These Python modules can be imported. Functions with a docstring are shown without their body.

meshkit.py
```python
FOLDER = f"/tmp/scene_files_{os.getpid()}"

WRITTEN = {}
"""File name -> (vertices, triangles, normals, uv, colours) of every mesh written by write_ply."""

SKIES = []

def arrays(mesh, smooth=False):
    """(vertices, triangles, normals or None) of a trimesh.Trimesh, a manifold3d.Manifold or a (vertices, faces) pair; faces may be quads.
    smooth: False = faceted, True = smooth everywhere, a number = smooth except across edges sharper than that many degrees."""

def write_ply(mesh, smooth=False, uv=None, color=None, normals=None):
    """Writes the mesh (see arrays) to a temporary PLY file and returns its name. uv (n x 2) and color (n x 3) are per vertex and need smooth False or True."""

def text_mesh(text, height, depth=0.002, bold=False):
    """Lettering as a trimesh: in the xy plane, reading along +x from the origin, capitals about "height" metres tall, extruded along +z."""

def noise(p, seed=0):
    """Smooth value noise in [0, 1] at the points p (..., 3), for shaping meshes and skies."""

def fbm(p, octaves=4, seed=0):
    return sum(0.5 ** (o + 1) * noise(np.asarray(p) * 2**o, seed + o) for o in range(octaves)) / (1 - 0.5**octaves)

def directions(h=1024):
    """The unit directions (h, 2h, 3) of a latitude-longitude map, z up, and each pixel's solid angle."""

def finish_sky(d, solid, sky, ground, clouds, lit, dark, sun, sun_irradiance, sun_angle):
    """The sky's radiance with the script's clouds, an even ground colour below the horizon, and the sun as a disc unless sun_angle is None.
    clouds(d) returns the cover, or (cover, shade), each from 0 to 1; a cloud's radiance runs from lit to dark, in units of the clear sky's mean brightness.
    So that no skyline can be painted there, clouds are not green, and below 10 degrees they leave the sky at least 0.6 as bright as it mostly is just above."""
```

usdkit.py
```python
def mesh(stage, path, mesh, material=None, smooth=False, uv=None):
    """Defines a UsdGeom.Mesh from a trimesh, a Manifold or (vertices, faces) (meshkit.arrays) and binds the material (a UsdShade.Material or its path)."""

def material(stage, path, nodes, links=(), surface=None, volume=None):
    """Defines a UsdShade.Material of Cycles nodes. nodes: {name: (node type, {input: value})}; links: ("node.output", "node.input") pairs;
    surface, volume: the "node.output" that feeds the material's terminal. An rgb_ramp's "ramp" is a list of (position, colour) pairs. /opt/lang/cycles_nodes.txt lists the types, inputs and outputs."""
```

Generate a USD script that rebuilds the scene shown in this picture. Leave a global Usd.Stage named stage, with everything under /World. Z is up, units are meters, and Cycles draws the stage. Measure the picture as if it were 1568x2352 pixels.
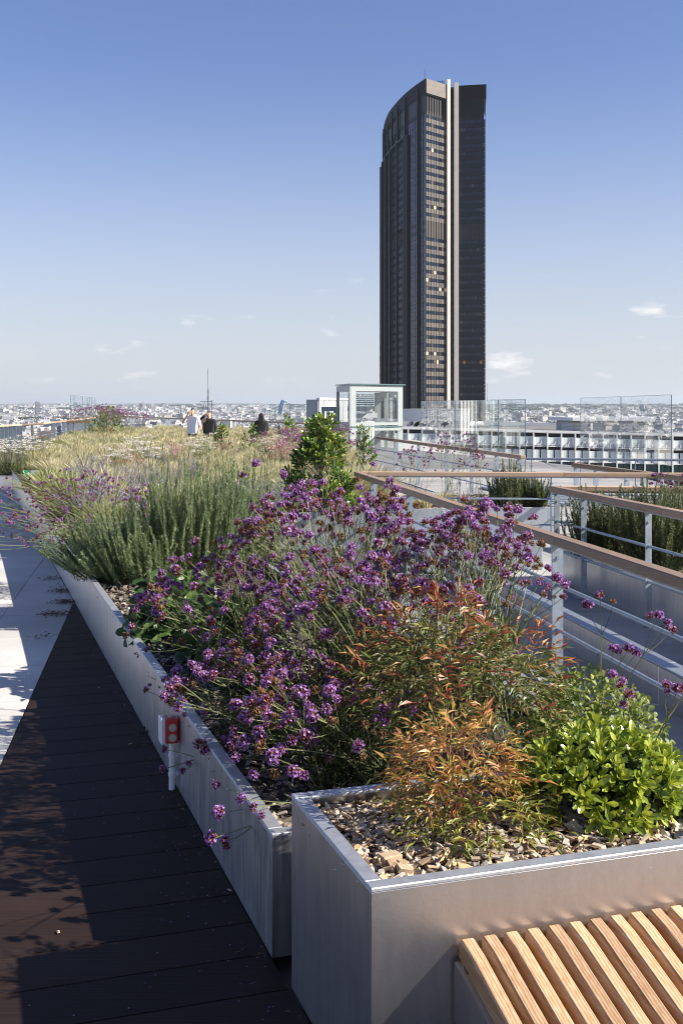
import math, random
import numpy as np, trimesh, manifold3d
import usdkit, meshkit
from scipy.sparse import coo_matrix
from scipy.sparse.csgraph import connected_components
from pxr import Usd, UsdGeom, UsdLux, UsdShade, Gf, Sdf, Vt

stage = Usd.Stage.CreateInMemory()
UsdGeom.SetStageUpAxis(stage, 'Z'); UsdGeom.SetStageMetersPerUnit(stage, 1.0)
UsdGeom.Xform.Define(stage, '/World'); UsdGeom.Scope.Define(stage, '/World/Looks')

# ---------------------------------------------------------------- camera, sky, sun, exposure
EYE, FPX, CX, HOR = 1.85, 2629.0, 784.0, 930.0          # eye height; focal length and axis in units of a 1568-wide picture
cam = UsdGeom.Camera.Define(stage, '/World/camera')
cam.CreateHorizontalApertureAttr(24.0)
cam.CreateFocalLengthAttr(24.0 * FPX / 1568.0)
cam.CreateVerticalApertureOffsetAttr(-24.0 * (1176.0 - HOR) / 1568.0)
cam.CreateClippingRangeAttr((0.05, 100000.0))
cam.CreateExposureAttr(1.08)
cam.AddTranslateOp().Set((0, 0, EYE)); cam.AddRotateXOp().Set(90.0)

SUN_EL, SUN_AZ = math.radians(33.0), math.atan2(0.98, -0.20)
sun_dir = np.array([math.sin(SUN_AZ) * math.cos(SUN_EL), math.cos(SUN_AZ) * math.cos(SUN_EL), math.sin(SUN_EL)])
sky = UsdLux.DomeLight.Define(stage, '/World/sky')
sky.GetPrim().SetCustomDataByKey('kind', 'structure')
sky.GetPrim().SetCustomDataByKey('label', 'clear blue sky with a few small low clouds')
SKY = usdkit.material(stage, '/World/Looks/sky_look', {
    'tc': ('texture_coordinate', {}),
    'sky': ('sky_texture', {'sky_type': 'single_scattering', 'sun_disc': False, 'sun_elevation': SUN_EL, 'sun_rotation': SUN_AZ,
                            'altitude': 100.0, 'air_density': 1.0, 'aerosol_density': 0.5, 'ozone_density': 2.0}),
    'wb': ('mix_color', {'blend_type': 'multiply', 'fac': 1.0, 'b': (0.965, 0.955, 1.20), 'use_clamp': False}),
    'hz': ('map_range', {'range_type': 'smoothstep', 'from_min': -0.10, 'from_max': 0.30, 'to_min': 1.0, 'to_max': 0.0}), 'air': ('mix_color', {'b': (5.75, 6.05, 6.5), 'use_clamp': False}),
    'sep': ('separate_xyz', {}),
    'map': ('mapping', {'scale': (10.0, 10.0, 34.0)}),
    'nz': ('noise_texture', {'scale': 1.75, 'detail': 5.0, 'roughness': 0.55}),
    'thr': ('map_range', {'from_min': 0.612, 'from_max': 0.75, 'to_min': 0.0, 'to_max': 0.8, 'clamp': True}),
    'lo': ('map_range', {'from_min': 0.012, 'from_max': 0.03, 'clamp': True}),
    'hi': ('map_range', {'from_min': 0.075, 'from_max': 0.12, 'to_min': 1.0, 'to_max': 0.0, 'clamp': True}),
    'm1': ('math', {'math_type': 'multiply'}), 'm2': ('math', {'math_type': 'multiply'}),
    'mix': ('mix_color', {'b': (9.0, 8.8, 8.7), 'use_clamp': False}),
    'bg': ('background_shader', {'strength': 0.058})},
    [('tc.generated', 'sky.vector'), ('tc.generated', 'sep.vector'), ('tc.generated', 'map.vector'), ('map.vector', 'nz.vector'), ('nz.fac', 'thr.value'),
     ('sep.z', 'lo.value'), ('sep.z', 'hi.value'), ('thr.result', 'm1.value1'), ('lo.result', 'm1.value2'), ('m1.value', 'm2.value1'), ('hi.result', 'm2.value2'),
     ('sky.color', 'wb.a'), ('wb.result', 'air.a'), ('sep.z', 'hz.value'), ('hz.result', 'air.fac'), ('air.result', 'mix.a'), ('m2.value', 'mix.fac'), ('mix.result', 'bg.color')], surface='bg.background')
UsdShade.MaterialBindingAPI.Apply(sky.GetPrim()).Bind(SKY)
sun = UsdLux.DistantLight.Define(stage, '/World/sun')
sun.CreateIntensityAttr(1.25); sun.CreateNormalizeAttr(True); sun.CreateAngleAttr(0.53); sun.CreateColorAttr((1.0, 0.94, 0.83))
zq = Gf.Rotation(Gf.Vec3d(0, 0, 1), Gf.Vec3d(*map(float, sun_dir)))
sun.AddOrientOp().Set(Gf.Quatf(zq.GetQuat()))

# ---------------------------------------------------------------- helpers
rng = np.random.default_rng(7)
COUNT = {}
def numbered(parent, name):
    k = (parent, name); COUNT[k] = COUNT.get(k, 0) + 1
    return f'{parent}/{name}' if COUNT[k] == 1 else f'{parent}/{name}_{COUNT[k]-1:03d}'
def keys(p, **kw):
    p = p.GetPrim() if hasattr(p, 'GetPrim') else p
    for k, v in kw.items():
        if v: p.SetCustomDataByKey({'cat': 'category'}.get(k, k), v)
def thing(name, label=None, cat=None, loc=(0, 0, 0), yaw=0.0, group=None, kind=None, scale=None):
    x = UsdGeom.Xform.Define(stage, numbered('/World', name))
    x.AddTranslateOp().Set(tuple(map(float, loc)))
    if yaw: x.AddRotateZOp().Set(math.degrees(yaw))
    if scale: x.AddScaleOp().Set(tuple(map(float, np.broadcast_to(scale, 3))))
    keys(x, label=label, cat=cat, group=group, kind=kind)
    return x.GetPrim()
def part(name, mesh, mat, parent=None, smooth=False, at=None, yaw=0.0, **kw):
    base = str(parent.GetPath()) if parent is not None else '/World'
    m = usdkit.mesh(stage, numbered(base, name), mesh.mesh() if isinstance(mesh, MB) else mesh, mat, smooth=smooth)
    if at is not None: m.AddTranslateOp().Set(tuple(map(float, at)))
    if yaw: m.AddRotateZOp().Set(math.degrees(yaw))
    if mat.GetPath() in ISLANDS:
        pts, idx = np.array(m.GetPointsAttr().Get()), np.array(m.GetFaceVertexIndicesAttr().Get()).reshape(-1, 3)
        g = coo_matrix((np.ones(len(idx) * 2), (np.r_[idx[:, 0], idx[:, 0]], np.r_[idx[:, 1], idx[:, 2]])), shape=(len(pts), len(pts)))
        k, lab = connected_components(g, directed=False)
        tone = np.random.default_rng(k + 31).random(k)[lab]
        UsdGeom.PrimvarsAPI(m).CreatePrimvar('tone', Sdf.ValueTypeNames.FloatArray, 'vertex').Set(Vt.FloatArray.FromNumpy(tone.astype(np.float32)))
    keys(m, **kw)
    return m.GetPrim()
ISLANDS = set()
def copy_of(src, loc, yaw=0.0, label=None, scale=None):
    was = src.GetCustomData()
    t = thing(src.GetName().rstrip('0123456789_') if src.GetName()[-1].isdigit() else src.GetName(), label or was.get('label'), was.get('category'), loc, yaw, was.get('group'), None, scale)
    t.GetReferences().AddInternalReference(src.GetPath()); t.SetInstanceable(True)
    return t

class MB:
    def __init__(s): s.v, s.f, s.n = [], [], 0
    def add(s, v, f):
        v, f = np.asarray(v, float).reshape(-1, 3), np.asarray(f, int)
        if f.shape[1] == 4: f = np.vstack([f[:, [0, 1, 2]], f[:, [0, 2, 3]]])
        s.v.append(v); s.f.append(f + s.n); s.n += len(v); return s
    def mesh(s): return np.vstack(s.v), np.vstack(s.f)
    def box(s, c, size, yaw=0.0, pitch=None): return s.add(*boxm(c, size, yaw))
    def bar(s, p, q, w, h, up=(0, 0, 1)): return s.add(*barm(p, q, w, h, up))
    def tube(s, pts, r, k=8): return s.add(*tubem(pts, r, k))
BF = np.array([[0, 2, 3, 1], [4, 5, 7, 6], [0, 1, 5, 4], [2, 6, 7, 3], [0, 4, 6, 2], [1, 3, 7, 5]])
CORN = np.array([[x, y, z] for z in (-.5, .5) for y in (-.5, .5) for x in (-.5, .5)])
def rz(a): c, s = math.cos(a), math.sin(a); return np.array([[c, -s, 0], [s, c, 0], [0, 0, 1]])
def boxm(c, size, yaw=0.0): return CORN * size @ rz(yaw).T + c, BF
def barm(p, q, w, h, up=(0, 0, 1)):
    p, q = np.asarray(p, float), np.asarray(q, float); d = q - p; L = np.linalg.norm(d); d = d / L
    x = np.cross(d, up); x /= np.linalg.norm(x); z = np.cross(x, d)
    return (p + q) / 2 + CORN[:, :1] * w * x + CORN[:, 1:2] * L * d + CORN[:, 2:] * h * z, BF
def hullm(pts): return manifold3d.Manifold.hull_points(np.asarray(pts, np.float32))
def cbox(size, ch):
    h = np.asarray(size, float) / 2; P = []
    for sx in (-1, 1):
        for sy in (-1, 1):
            for sz in (-1, 1):
                for k in range(3):
                    o = h - ch; o[k] = h[k]; P.append(o * (sx, sy, sz))
    return meshkit.arrays(hullm(P))[:2]
def tubem(pts, r, k=8):
    p = np.asarray(pts, float); r = np.broadcast_to(r, len(p)); t = np.gradient(p, axis=0); t /= np.linalg.norm(t, axis=1, keepdims=True)
    a = np.cross(t, [0, 0, 1.0] if abs(t[0, 2]) < .9 else [1.0, 0, 0]); a /= np.linalg.norm(a, axis=1, keepdims=True); b = np.cross(t, a)
    an = np.arange(k) * 2 * np.pi / k
    v = p[:, None] + r[:, None, None] * (np.cos(an)[None, :, None] * a[:, None] + np.sin(an)[None, :, None] * b[:, None])
    i, j = np.meshgrid(np.arange(len(p) - 1), np.arange(k), indexing='ij')
    q = np.stack([i * k + j, i * k + (j + 1) % k, (i + 1) * k + (j + 1) % k, (i + 1) * k + j], -1).reshape(-1, 4)
    f = np.vstack([q[:, [0, 1, 2]], q[:, [0, 2, 3]]]); n = len(p) * k
    v = np.vstack([v.reshape(-1, 3), p[:1], p[-1:]])
    c0 = [[n, (j + 1) % k, j] for j in range(k)]; c1 = [[n + 1, n - k + j, n - k + (j + 1) % k] for j in range(k)]
    return v, np.vstack([f, c0, c1])
def norm(a): return a / np.maximum(np.linalg.norm(a, axis=-1, keepdims=True), 1e-9)
def stems(P, R):
    """P (n,k,3) polylines, R (n,k) radii -> 3-sided tubes"""
    n, k, _ = P.shape; t = norm(np.gradient(P, axis=1)); a = norm(np.cross(t, np.array([0.31, 0.22, 0.92]))); b = np.cross(t, a)
    an = np.arange(3) * 2 * np.pi / 3
    v = P[:, :, None] + R[:, :, None, None] * (np.cos(an)[:, None] * a[:, :, None] + np.sin(an)[:, None] * b[:, :, None])
    i, s, j = np.meshgrid(np.arange(n), np.arange(k - 1), np.arange(3), indexing='ij'); o = i * k * 3
    q = np.stack([o + s * 3 + j, o + s * 3 + (j + 1) % 3, o + (s + 1) * 3 + (j + 1) % 3, o + (s + 1) * 3 + j], -1).reshape(-1, 4)
    return v.reshape(-1, 3), np.vstack([q[:, [0, 1, 2]], q[:, [0, 2, 3]]])
# leaf templates: (points across/along/up, triangles)
LANCE = (np.array([[0, 0, 0], [-.5, .42, .10], [0, .45, 0], [.5, .42, .10], [0, 1, -.12]], float), np.array([[0, 2, 1], [0, 3, 2], [1, 2, 4], [2, 3, 4]]))
OBOV = (np.array([[0, 0, 0], [-.28, .4, .06], [0, .4, 0], [.28, .4, .06], [-.5, .74, .07], [0, .75, .02], [.5, .74, .07], [-.25, .96, .0], [.25, .96, .0], [0, 1.0, -.03]], float),
        np.array([[0, 2, 1], [0, 3, 2], [1, 2, 5], [1, 5, 4], [2, 3, 6], [2, 6, 5], [4, 5, 7], [5, 9, 7], [5, 8, 9], [5, 6, 8]]))
NEED = (np.array([[-.5, 0, 0], [.5, 0, 0], [0, 1, -.1]], float), np.array([[0, 1, 2]]))
BLADE = (np.array([[-.5, 0, 0], [.5, 0, 0], [-.4, .5, .0], [.4, .5, .0], [0, 1, -.18]], float), np.array([[0, 1, 3], [0, 3, 2], [2, 3, 4]]))
def leaves(pos, d, up, L, W, T=LANCE):
    pos, d = np.asarray(pos, float), norm(np.asarray(d, float)); n = len(pos)
    up = np.broadcast_to(np.asarray(up, float), (n, 3)); L = np.broadcast_to(L, n)[:, None, None]; W = np.broadcast_to(W, n)[:, None, None]
    x = np.cross(d, up); bad = np.linalg.norm(x, axis=1) < 1e-3; x[bad] = np.cross(d[bad], [1.0, 0.1, 0]); x = norm(x); z = np.cross(x, d); V, F = T
    v = pos[:, None] + V[None, :, :1] * W * x[:, None] + V[None, :, 1:2] * L * d[:, None] + V[None, :, 2:] * L * z[:, None]
    f = F[None] + (np.arange(n) * len(V))[:, None, None]
    return v.reshape(-1, 3), f.reshape(-1, 3)
def rdir(n, r=None): return norm((r or rng).normal(size=(n, 3)))
def G(u, v, h=0.0):
    """ground point at height h seen at (u, v) of the 1568-wide picture"""
    y = FPX * (EYE - h) / (v - HOR); return np.array([(u - CX) / FPX * y, y, h])
def D(u, v, y): return np.array([(u - CX) / FPX * y, y, EYE - (v - HOR) / FPX * y])
Y1, Y2 = math.radians(18.19), math.radians(9.27)
F0 = np.array([0.076, 2.92, 0.0]); A1 = np.array([-math.sin(Y1), math.cos(Y1), 0]); B1 = np.array([math.cos(Y1), math.sin(Y1), 0])
A2 = np.array([-math.sin(Y2), math.cos(Y2), 0]); B2 = np.array([math.cos(Y2), math.sin(Y2), 0]); UP = np.array([0, 0, 1.0])
def L1(s, t, h=0.0): return F0 + B1 * s + A1 * t + UP * h
def L1a(s, t, h): return F0 + np.asarray(s)[:, None] * B1 + np.asarray(t)[:, None] * A1 + np.asarray(h)[:, None] * UP

# ---------------------------------------------------------------- materials
def look(name, nodes, links, surface='p.BSDF', volume=None):
    return usdkit.material(stage, '/World/Looks/' + name, nodes, links, surface=surface, volume=volume)
def plain(name, col, rough=0.5, metal=0.0, var=0.12, scale=6.0, bump=0.0, bscale=60.0, space='position', **p):
    """one colour with noise mottling and fine relief"""
    c = np.array(col, float)
    n = {'g': ('geometry', {}), 'n': ('noise_texture', {'scale': scale, 'detail': 4.0}),
         'r': ('rgb_ramp', {'ramp': [(0.25, tuple(c * (1 - var))), (0.75, tuple(np.minimum(c * (1 + var), 1)))]}),
         'p': ('principled_bsdf', {'roughness': rough, 'metallic': metal, **p})}
    l = [('g.position', 'n.vector'), ('n.fac', 'r.fac'), ('r.color', 'p.base_color')]
    if bump:
        n.update({'n2': ('noise_texture', {'scale': bscale, 'detail': 3.0}), 'b': ('bump', {'strength': bump, 'distance': 0.01})})
        l += [('g.position', 'n2.vector'), ('n2.fac', 'b.height'), ('b.normal', 'p.normal')]
    return look(name, n, l)
def islands(name, ramp, rough=0.5, trans=0.0, spec=0.5, **p):
    """each leaf, chip or pane (mesh island) takes its own tone from the ramp"""
    n = {'g': ('attribute', {'attribute': 'tone'}), 'r': ('rgb_ramp', {'ramp': ramp}), 'p': ('principled_bsdf', {'roughness': rough, 'specular_ior_level': spec, **p})}
    l = [('g.fac', 'r.fac'), ('r.color', 'p.base_color')]; ISLANDS.add(Sdf.Path('/World/Looks/' + name))
    if not trans: return look(name, n, l)
    n.update({'t': ('translucent_bsdf', {}), 'm': ('mix_closure', {'fac': trans})})
    return look(name, n, l + [('r.color', 't.color'), ('p.BSDF', 'm.closure1'), ('t.BSDF', 'm.closure2')], surface='m.closure')
def steel(name, col, rough, streak=(14, 14, 1.2), var=0.14, metal=1.0, wave=0.03):
    c = np.array(col, float)
    return look(name, {'g': ('geometry', {}), 'mp': ('mapping', {'scale': streak}), 'n': ('noise_texture', {'scale': 3.0, 'detail': 6.0, 'roughness': 0.65}),
        'n2': ('noise_texture', {'scale': 90.0, 'detail': 2.0}), 'n3': ('noise_texture', {'scale': 2.2, 'detail': 3.0}),
        'r': ('rgb_ramp', {'ramp': [(0.3, tuple(c * (1 - var))), (0.5, tuple(c)), (0.72, tuple(np.minimum(c * (1 + var), 1)))]}),
        'rr': ('map_range', {'from_min': 0.3, 'from_max': 0.7, 'to_min': rough - var * .25, 'to_max': rough + var * .3}),
        'b': ('bump', {'strength': 0.06, 'distance': 0.004}), 'b2': ('bump', {'strength': wave, 'distance': 0.01}), 'p': ('principled_bsdf', {'metallic': metal})},
        [('g.position', 'mp.vector'), ('mp.vector', 'n.vector'), ('g.position', 'n2.vector'), ('g.position', 'n3.vector'), ('n.fac', 'r.fac'), ('r.color', 'p.base_color'), ('n.fac', 'rr.value'), ('rr.result', 'p.roughness'),
         ('n2.fac', 'b.height'), ('n3.fac', 'b2.height'), ('b2.normal', 'b.normal'), ('b.normal', 'p.normal')])
def wood(name, light, dark, scale, rough=0.55, dist=3.0):
    """grain along the object's y axis, different on every object"""
    return look(name, {'tc': ('texture_coordinate', {}), 'oi': ('object_info', {}), 'ml': ('vector_math', {'math_type': 'scale', 'vector1': (7.1, 3.3, 5.7)}), 'ad': ('vector_math', {'math_type': 'add'}),
        'mp': ('mapping', {'scale': (1.0, 0.085, 1.0)}), 'w': ('wave_texture', {'scale': scale, 'distortion': dist, 'detail': 2.0, 'detail_scale': 1.4, 'bands_direction': 'x'}),
        'n': ('noise_texture', {'scale': scale * 3.5, 'detail': 5.0}), 'mx': ('math', {'math_type': 'multiply_add', 'value2': 0.45}), 'r': ('rgb_ramp', {'ramp': [(0.25, light), (0.6, tuple((np.array(light) + dark) / 2)), (0.95, dark)]}),
        'h': ('hsv', {}), 'hv': ('map_range', {'to_min': 0.66, 'to_max': 1.18}), 'b': ('bump', {'strength': 0.15, 'distance': 0.002}), 'p': ('principled_bsdf', {'roughness': rough, 'specular_ior_level': 0.35})},
        [('oi.random', 'ml.scale'), ('tc.object', 'ad.vector1'), ('ml.vector', 'ad.vector2'), ('ad.vector', 'mp.vector'), ('mp.vector', 'w.vector'), ('mp.vector', 'n.vector'), ('w.fac', 'mx.value1'), ('n.fac', 'mx.value3'),
         ('mx.value', 'r.fac'), ('r.color', 'h.color'), ('oi.random', 'hv.value'), ('hv.result', 'h.value'), ('h.color', 'p.base_color'), ('w.fac', 'b.height'), ('b.normal', 'p.normal')])
def pane(name, tint, gloss=0.0, base=0.05):
    return look(name, {'t': ('transparent_bsdf', {'color': tint}), 'g': ('glossy_bsdf', {'roughness': gloss, 'color': (0.95, 0.97, 0.97)}), 'f': ('layer_weight', {'blend': 0.5}), 'p': ('math', {'math_type': 'power', 'value2': 5.0}), 's': ('math', {'math_type': 'multiply_add', 'value2': 0.6, 'value3': base}), 'm': ('mix_closure', {})},
                [('f.facing', 'p.value1'), ('p.value', 's.value1'), ('s.value', 'm.fac'), ('t.BSDF', 'm.closure1'), ('g.BSDF', 'm.closure2')], surface='m.closure')

GALV = steel('galvanised_steel', (0.48, 0.49, 0.51), 0.38, var=0.22)
GALV_BRIGHT = steel('bright_steel', (0.62, 0.62, 0.63), 0.32, streak=(6, 6, 1.5), var=0.045, wave=0.0)
RIM = steel('rim_steel', (0.46, 0.47, 0.49), 0.55, streak=(9, 9, 9), var=0.12, metal=0.75)
GALV_MATT = steel('matt_steel', (0.40, 0.43, 0.47), 0.45, streak=(5, 5, 2), var=0.15, metal=0.75)
POST = steel('post_steel', (0.30, 0.34, 0.39), 0.45, streak=(8, 8, 8), var=0.2, metal=0.5)
DECK = look('deck_composite', {'g': ('geometry', {}), 'oi': ('object_info', {}), 'mp': ('mapping', {'rotation': (0, 0, -Y1), 'scale': (1.5, 60, 1)}), 'n': ('noise_texture', {'scale': 2.5, 'detail': 4.0}), 'n2': ('noise_texture', {'scale': 3.0, 'detail': 5.0}),
    'r': ('rgb_ramp', {'ramp': [(0.3, (0.017, 0.0095, 0.0075)), (0.7, (0.030, 0.016, 0.012))]}), 'h': ('hsv', {}), 'hv': ('map_range', {'to_min': 0.82, 'to_max': 1.2}),
    'd': ('rgb_ramp', {'ramp': [(0.5, (0, 0, 0)), (0.8, (0.06, 0.06, 0.06))]}), 'mx': ('mix_color', {'b': (0.13, 0.11, 0.10)}), 'b': ('bump', {'strength': 0.3, 'distance': 0.004}), 'p': ('principled_bsdf', {'roughness': 0.66, 'specular_ior_level': 0.18})},
    [('g.position', 'mp.vector'), ('mp.vector', 'n.vector'), ('g.position', 'n2.vector'), ('n.fac', 'r.fac'), ('r.color', 'h.color'), ('oi.random', 'hv.value'), ('hv.result', 'h.value'), ('h.color', 'mx.a'), ('n2.fac', 'd.fac'), ('d.color', 'mx.fac'), ('mx.result', 'p.base_color'), ('n.fac', 'b.height'), ('b.normal', 'p.normal')])
SLAB = look('pale_concrete_slab', {'g': ('geometry', {}), 'oi': ('object_info', {}), 'n': ('noise_texture', {'scale': 1.6, 'detail': 6.0}), 'n2': ('noise_texture', {'scale': 55.0, 'detail': 3.0}), 'v': ('voronoi_texture', {'scale': 26.0}),
    'r': ('rgb_ramp', {'ramp': [(0.3, (0.43, 0.405, 0.375)), (0.7, (0.55, 0.525, 0.49))]}), 's': ('rgb_ramp', {'ramp': [(0.05, (0.55, 0.5, 0.46)), (0.13, (1, 1, 1))]}), 'mu': ('mix_color', {'blend_type': 'multiply', 'fac': 1.0}),
    'h': ('hsv', {}), 'hv': ('map_range', {'to_min': 0.9, 'to_max': 1.08}), 'b': ('bump', {'strength': 0.2, 'distance': 0.006}), 'p': ('principled_bsdf', {'roughness': 0.8})},
    [('g.position', 'n.vector'), ('g.position', 'n2.vector'), ('g.position', 'v.vector'), ('n.fac', 'r.fac'), ('v.distance', 's.fac'), ('r.color', 'mu.a'), ('s.color', 'mu.b'), ('mu.result', 'h.color'), ('oi.random', 'hv.value'), ('hv.result', 'h.value'), ('h.color', 'p.base_color'), ('n2.fac', 'b.height'), ('b.normal', 'p.normal')])
CONC = plain('roof_concrete', (0.42, 0.40, 0.38), 0.85, var=0.12, scale=1.2, bump=0.2)
WHITE_ROOF = plain('white_membrane', (0.78, 0.77, 0.74), 0.6, var=0.04)
LARCH = wood('larch_wood', (0.68, 0.50, 0.335), (0.42, 0.225, 0.10), 34.0)
RAILWOOD = wood('weathered_rail_wood', (0.40, 0.285, 0.205), (0.27, 0.175, 0.12), 30.0, rough=0.6)
RAILWOOD_PALE = wood('pale_rail_wood', (0.66, 0.47, 0.33), (0.50, 0.33, 0.21), 30.0)
SOIL = plain('dark_soil', (0.045, 0.034, 0.026), 0.95, var=0.4, scale=14.0, bump=0.8, bscale=40.0)
CHIPS = islands('wood_chips', [(0.0, (0.10, 0.065, 0.040)), (0.2, (0.30, 0.21, 0.13)), (0.45, (0.46, 0.35, 0.23)), (0.7, (0.40, 0.36, 0.31)), (0.85, (0.58, 0.47, 0.33)), (1.0, (0.66, 0.57, 0.44))], 0.85)
CHIPS_DARK = islands('dark_mulch', [(0.0, (0.05, 0.038, 0.03)), (0.4, (0.15, 0.115, 0.085)), (0.75, (0.27, 0.23, 0.19)), (1.0, (0.45, 0.38, 0.29))], 0.85)
def chip_variant(name, c):
    c = np.array(c); return look(name, {'tc': ('texture_coordinate', {}), 'm': ('mapping', {'scale': (240, 30, 240)}), 'n': ('noise_texture', {'scale': 1.0, 'detail': 3.0}), 'r': ('rgb_ramp', {'ramp': [(0.3, tuple(c * 0.72)), (0.7, tuple(np.minimum(1, c * 1.15)))]}), 'p': ('principled_bsdf', {'roughness': 0.85})},
        [('tc.object', 'm.vector'), ('m.vector', 'n.vector'), ('n.fac', 'r.fac'), ('r.color', 'p.base_color')])
CHIP_ONE = [chip_variant(f'chip_tone_{w}', c) for w, c in (('cream', (0.60, 0.50, 0.36)), ('tan', (0.45, 0.33, 0.21)), ('grey', (0.40, 0.36, 0.31)), ('brown', (0.27, 0.18, 0.11)), ('honey', (0.52, 0.37, 0.20)))]
# plants
PETAL = islands('verbena_petals', [(0.0, (0.20, 0.065, 0.25)), (0.3, (0.34, 0.145, 0.43)), (0.7, (0.46, 0.245, 0.59)), (1.0, (0.65, 0.44, 0.74))], 0.6, 0.3, 0.2)
CALYX = islands('verbena_calyx', [(0.0, (0.14, 0.040, 0.04)), (0.4, (0.22, 0.045, 0.09)), (0.7, (0.30, 0.13, 0.08)), (1.0, (0.36, 0.22, 0.12))], 0.75, 0.15, 0.2)
SPENT = islands('spent_calyx', [(0.0, (0.12, 0.06, 0.03)), (0.5, (0.25, 0.14, 0.07)), (1.0, (0.36, 0.22, 0.12))], 0.8, 0.15, 0.2)
VSTEM = islands('verbena_stems', [(0.0, (0.085, 0.10, 0.035)), (0.5, (0.14, 0.165, 0.06)), (0.85, (0.22, 0.22, 0.11)), (1.0, (0.28, 0.25, 0.16))], 0.7, 0.0, 0.3)
VLEAF = islands('verbena_leaves', [(0.0, (0.03, 0.042, 0.014)), (0.5, (0.06, 0.085, 0.025)), (0.8, (0.11, 0.13, 0.045)), (1.0, (0.20, 0.15, 0.075))], 0.6, 0.25, 0.3)
NRED = islands('nandina_red_leaves', [(0.0, (0.20, 0.035, 0.025)), (0.35, (0.36, 0.085, 0.045)), (0.7, (0.44, 0.17, 0.07)), (1.0, (0.40, 0.26, 0.08))], 0.42, 0.25, 0.45)
NGRN = islands('nandina_green_leaves', [(0.0, (0.06, 0.085, 0.022)), (0.4, (0.13, 0.16, 0.04)), (0.75, (0.23, 0.25, 0.065)), (0.92, (0.34, 0.27, 0.08)), (1.0, (0.36, 0.16, 0.06))], 0.42, 0.25, 0.45)
NORG = islands('nandina_orange_leaves', [(0.0, (0.17, 0.15, 0.03)), (0.35, (0.48, 0.27, 0.07)), (0.7, (0.60, 0.24, 0.09)), (1.0, (0.42, 0.38, 0.08))], 0.42, 0.3, 0.45)
NYEL = islands('nandina_yellow_leaves', [(0.0, (0.10, 0.13, 0.025)), (0.5, (0.25, 0.27, 0.05)), (0.85, (0.38, 0.36, 0.07)), (1.0, (0.42, 0.26, 0.07))], 0.42, 0.3, 0.45)
NSTEM = plain('nandina_stems', (0.20, 0.075, 0.045), 0.6, var=0.3)
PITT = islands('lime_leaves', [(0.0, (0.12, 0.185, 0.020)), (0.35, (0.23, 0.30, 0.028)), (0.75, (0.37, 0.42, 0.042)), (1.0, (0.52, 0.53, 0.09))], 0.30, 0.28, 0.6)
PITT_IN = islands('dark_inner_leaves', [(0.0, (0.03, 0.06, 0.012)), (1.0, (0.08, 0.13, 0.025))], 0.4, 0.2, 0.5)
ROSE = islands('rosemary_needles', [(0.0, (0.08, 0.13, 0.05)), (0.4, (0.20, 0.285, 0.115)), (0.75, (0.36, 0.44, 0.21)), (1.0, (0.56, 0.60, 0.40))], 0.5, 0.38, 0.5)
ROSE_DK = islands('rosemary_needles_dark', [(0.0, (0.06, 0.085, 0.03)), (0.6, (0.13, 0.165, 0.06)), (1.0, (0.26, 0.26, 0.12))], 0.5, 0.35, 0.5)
TWIG = plain('grey_twigs', (0.16, 0.135, 0.085), 0.85, var=0.35, scale=30)
ARBU = islands('glossy_green_leaves', [(0.0, (0.04, 0.085, 0.018)), (0.4, (0.09, 0.16, 0.028)), (0.75, (0.18, 0.27, 0.045)), (0.94, (0.34, 0.38, 0.06)), (1.0, (0.48, 0.26, 0.06))], 0.3, 0.25, 0.6)
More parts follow.
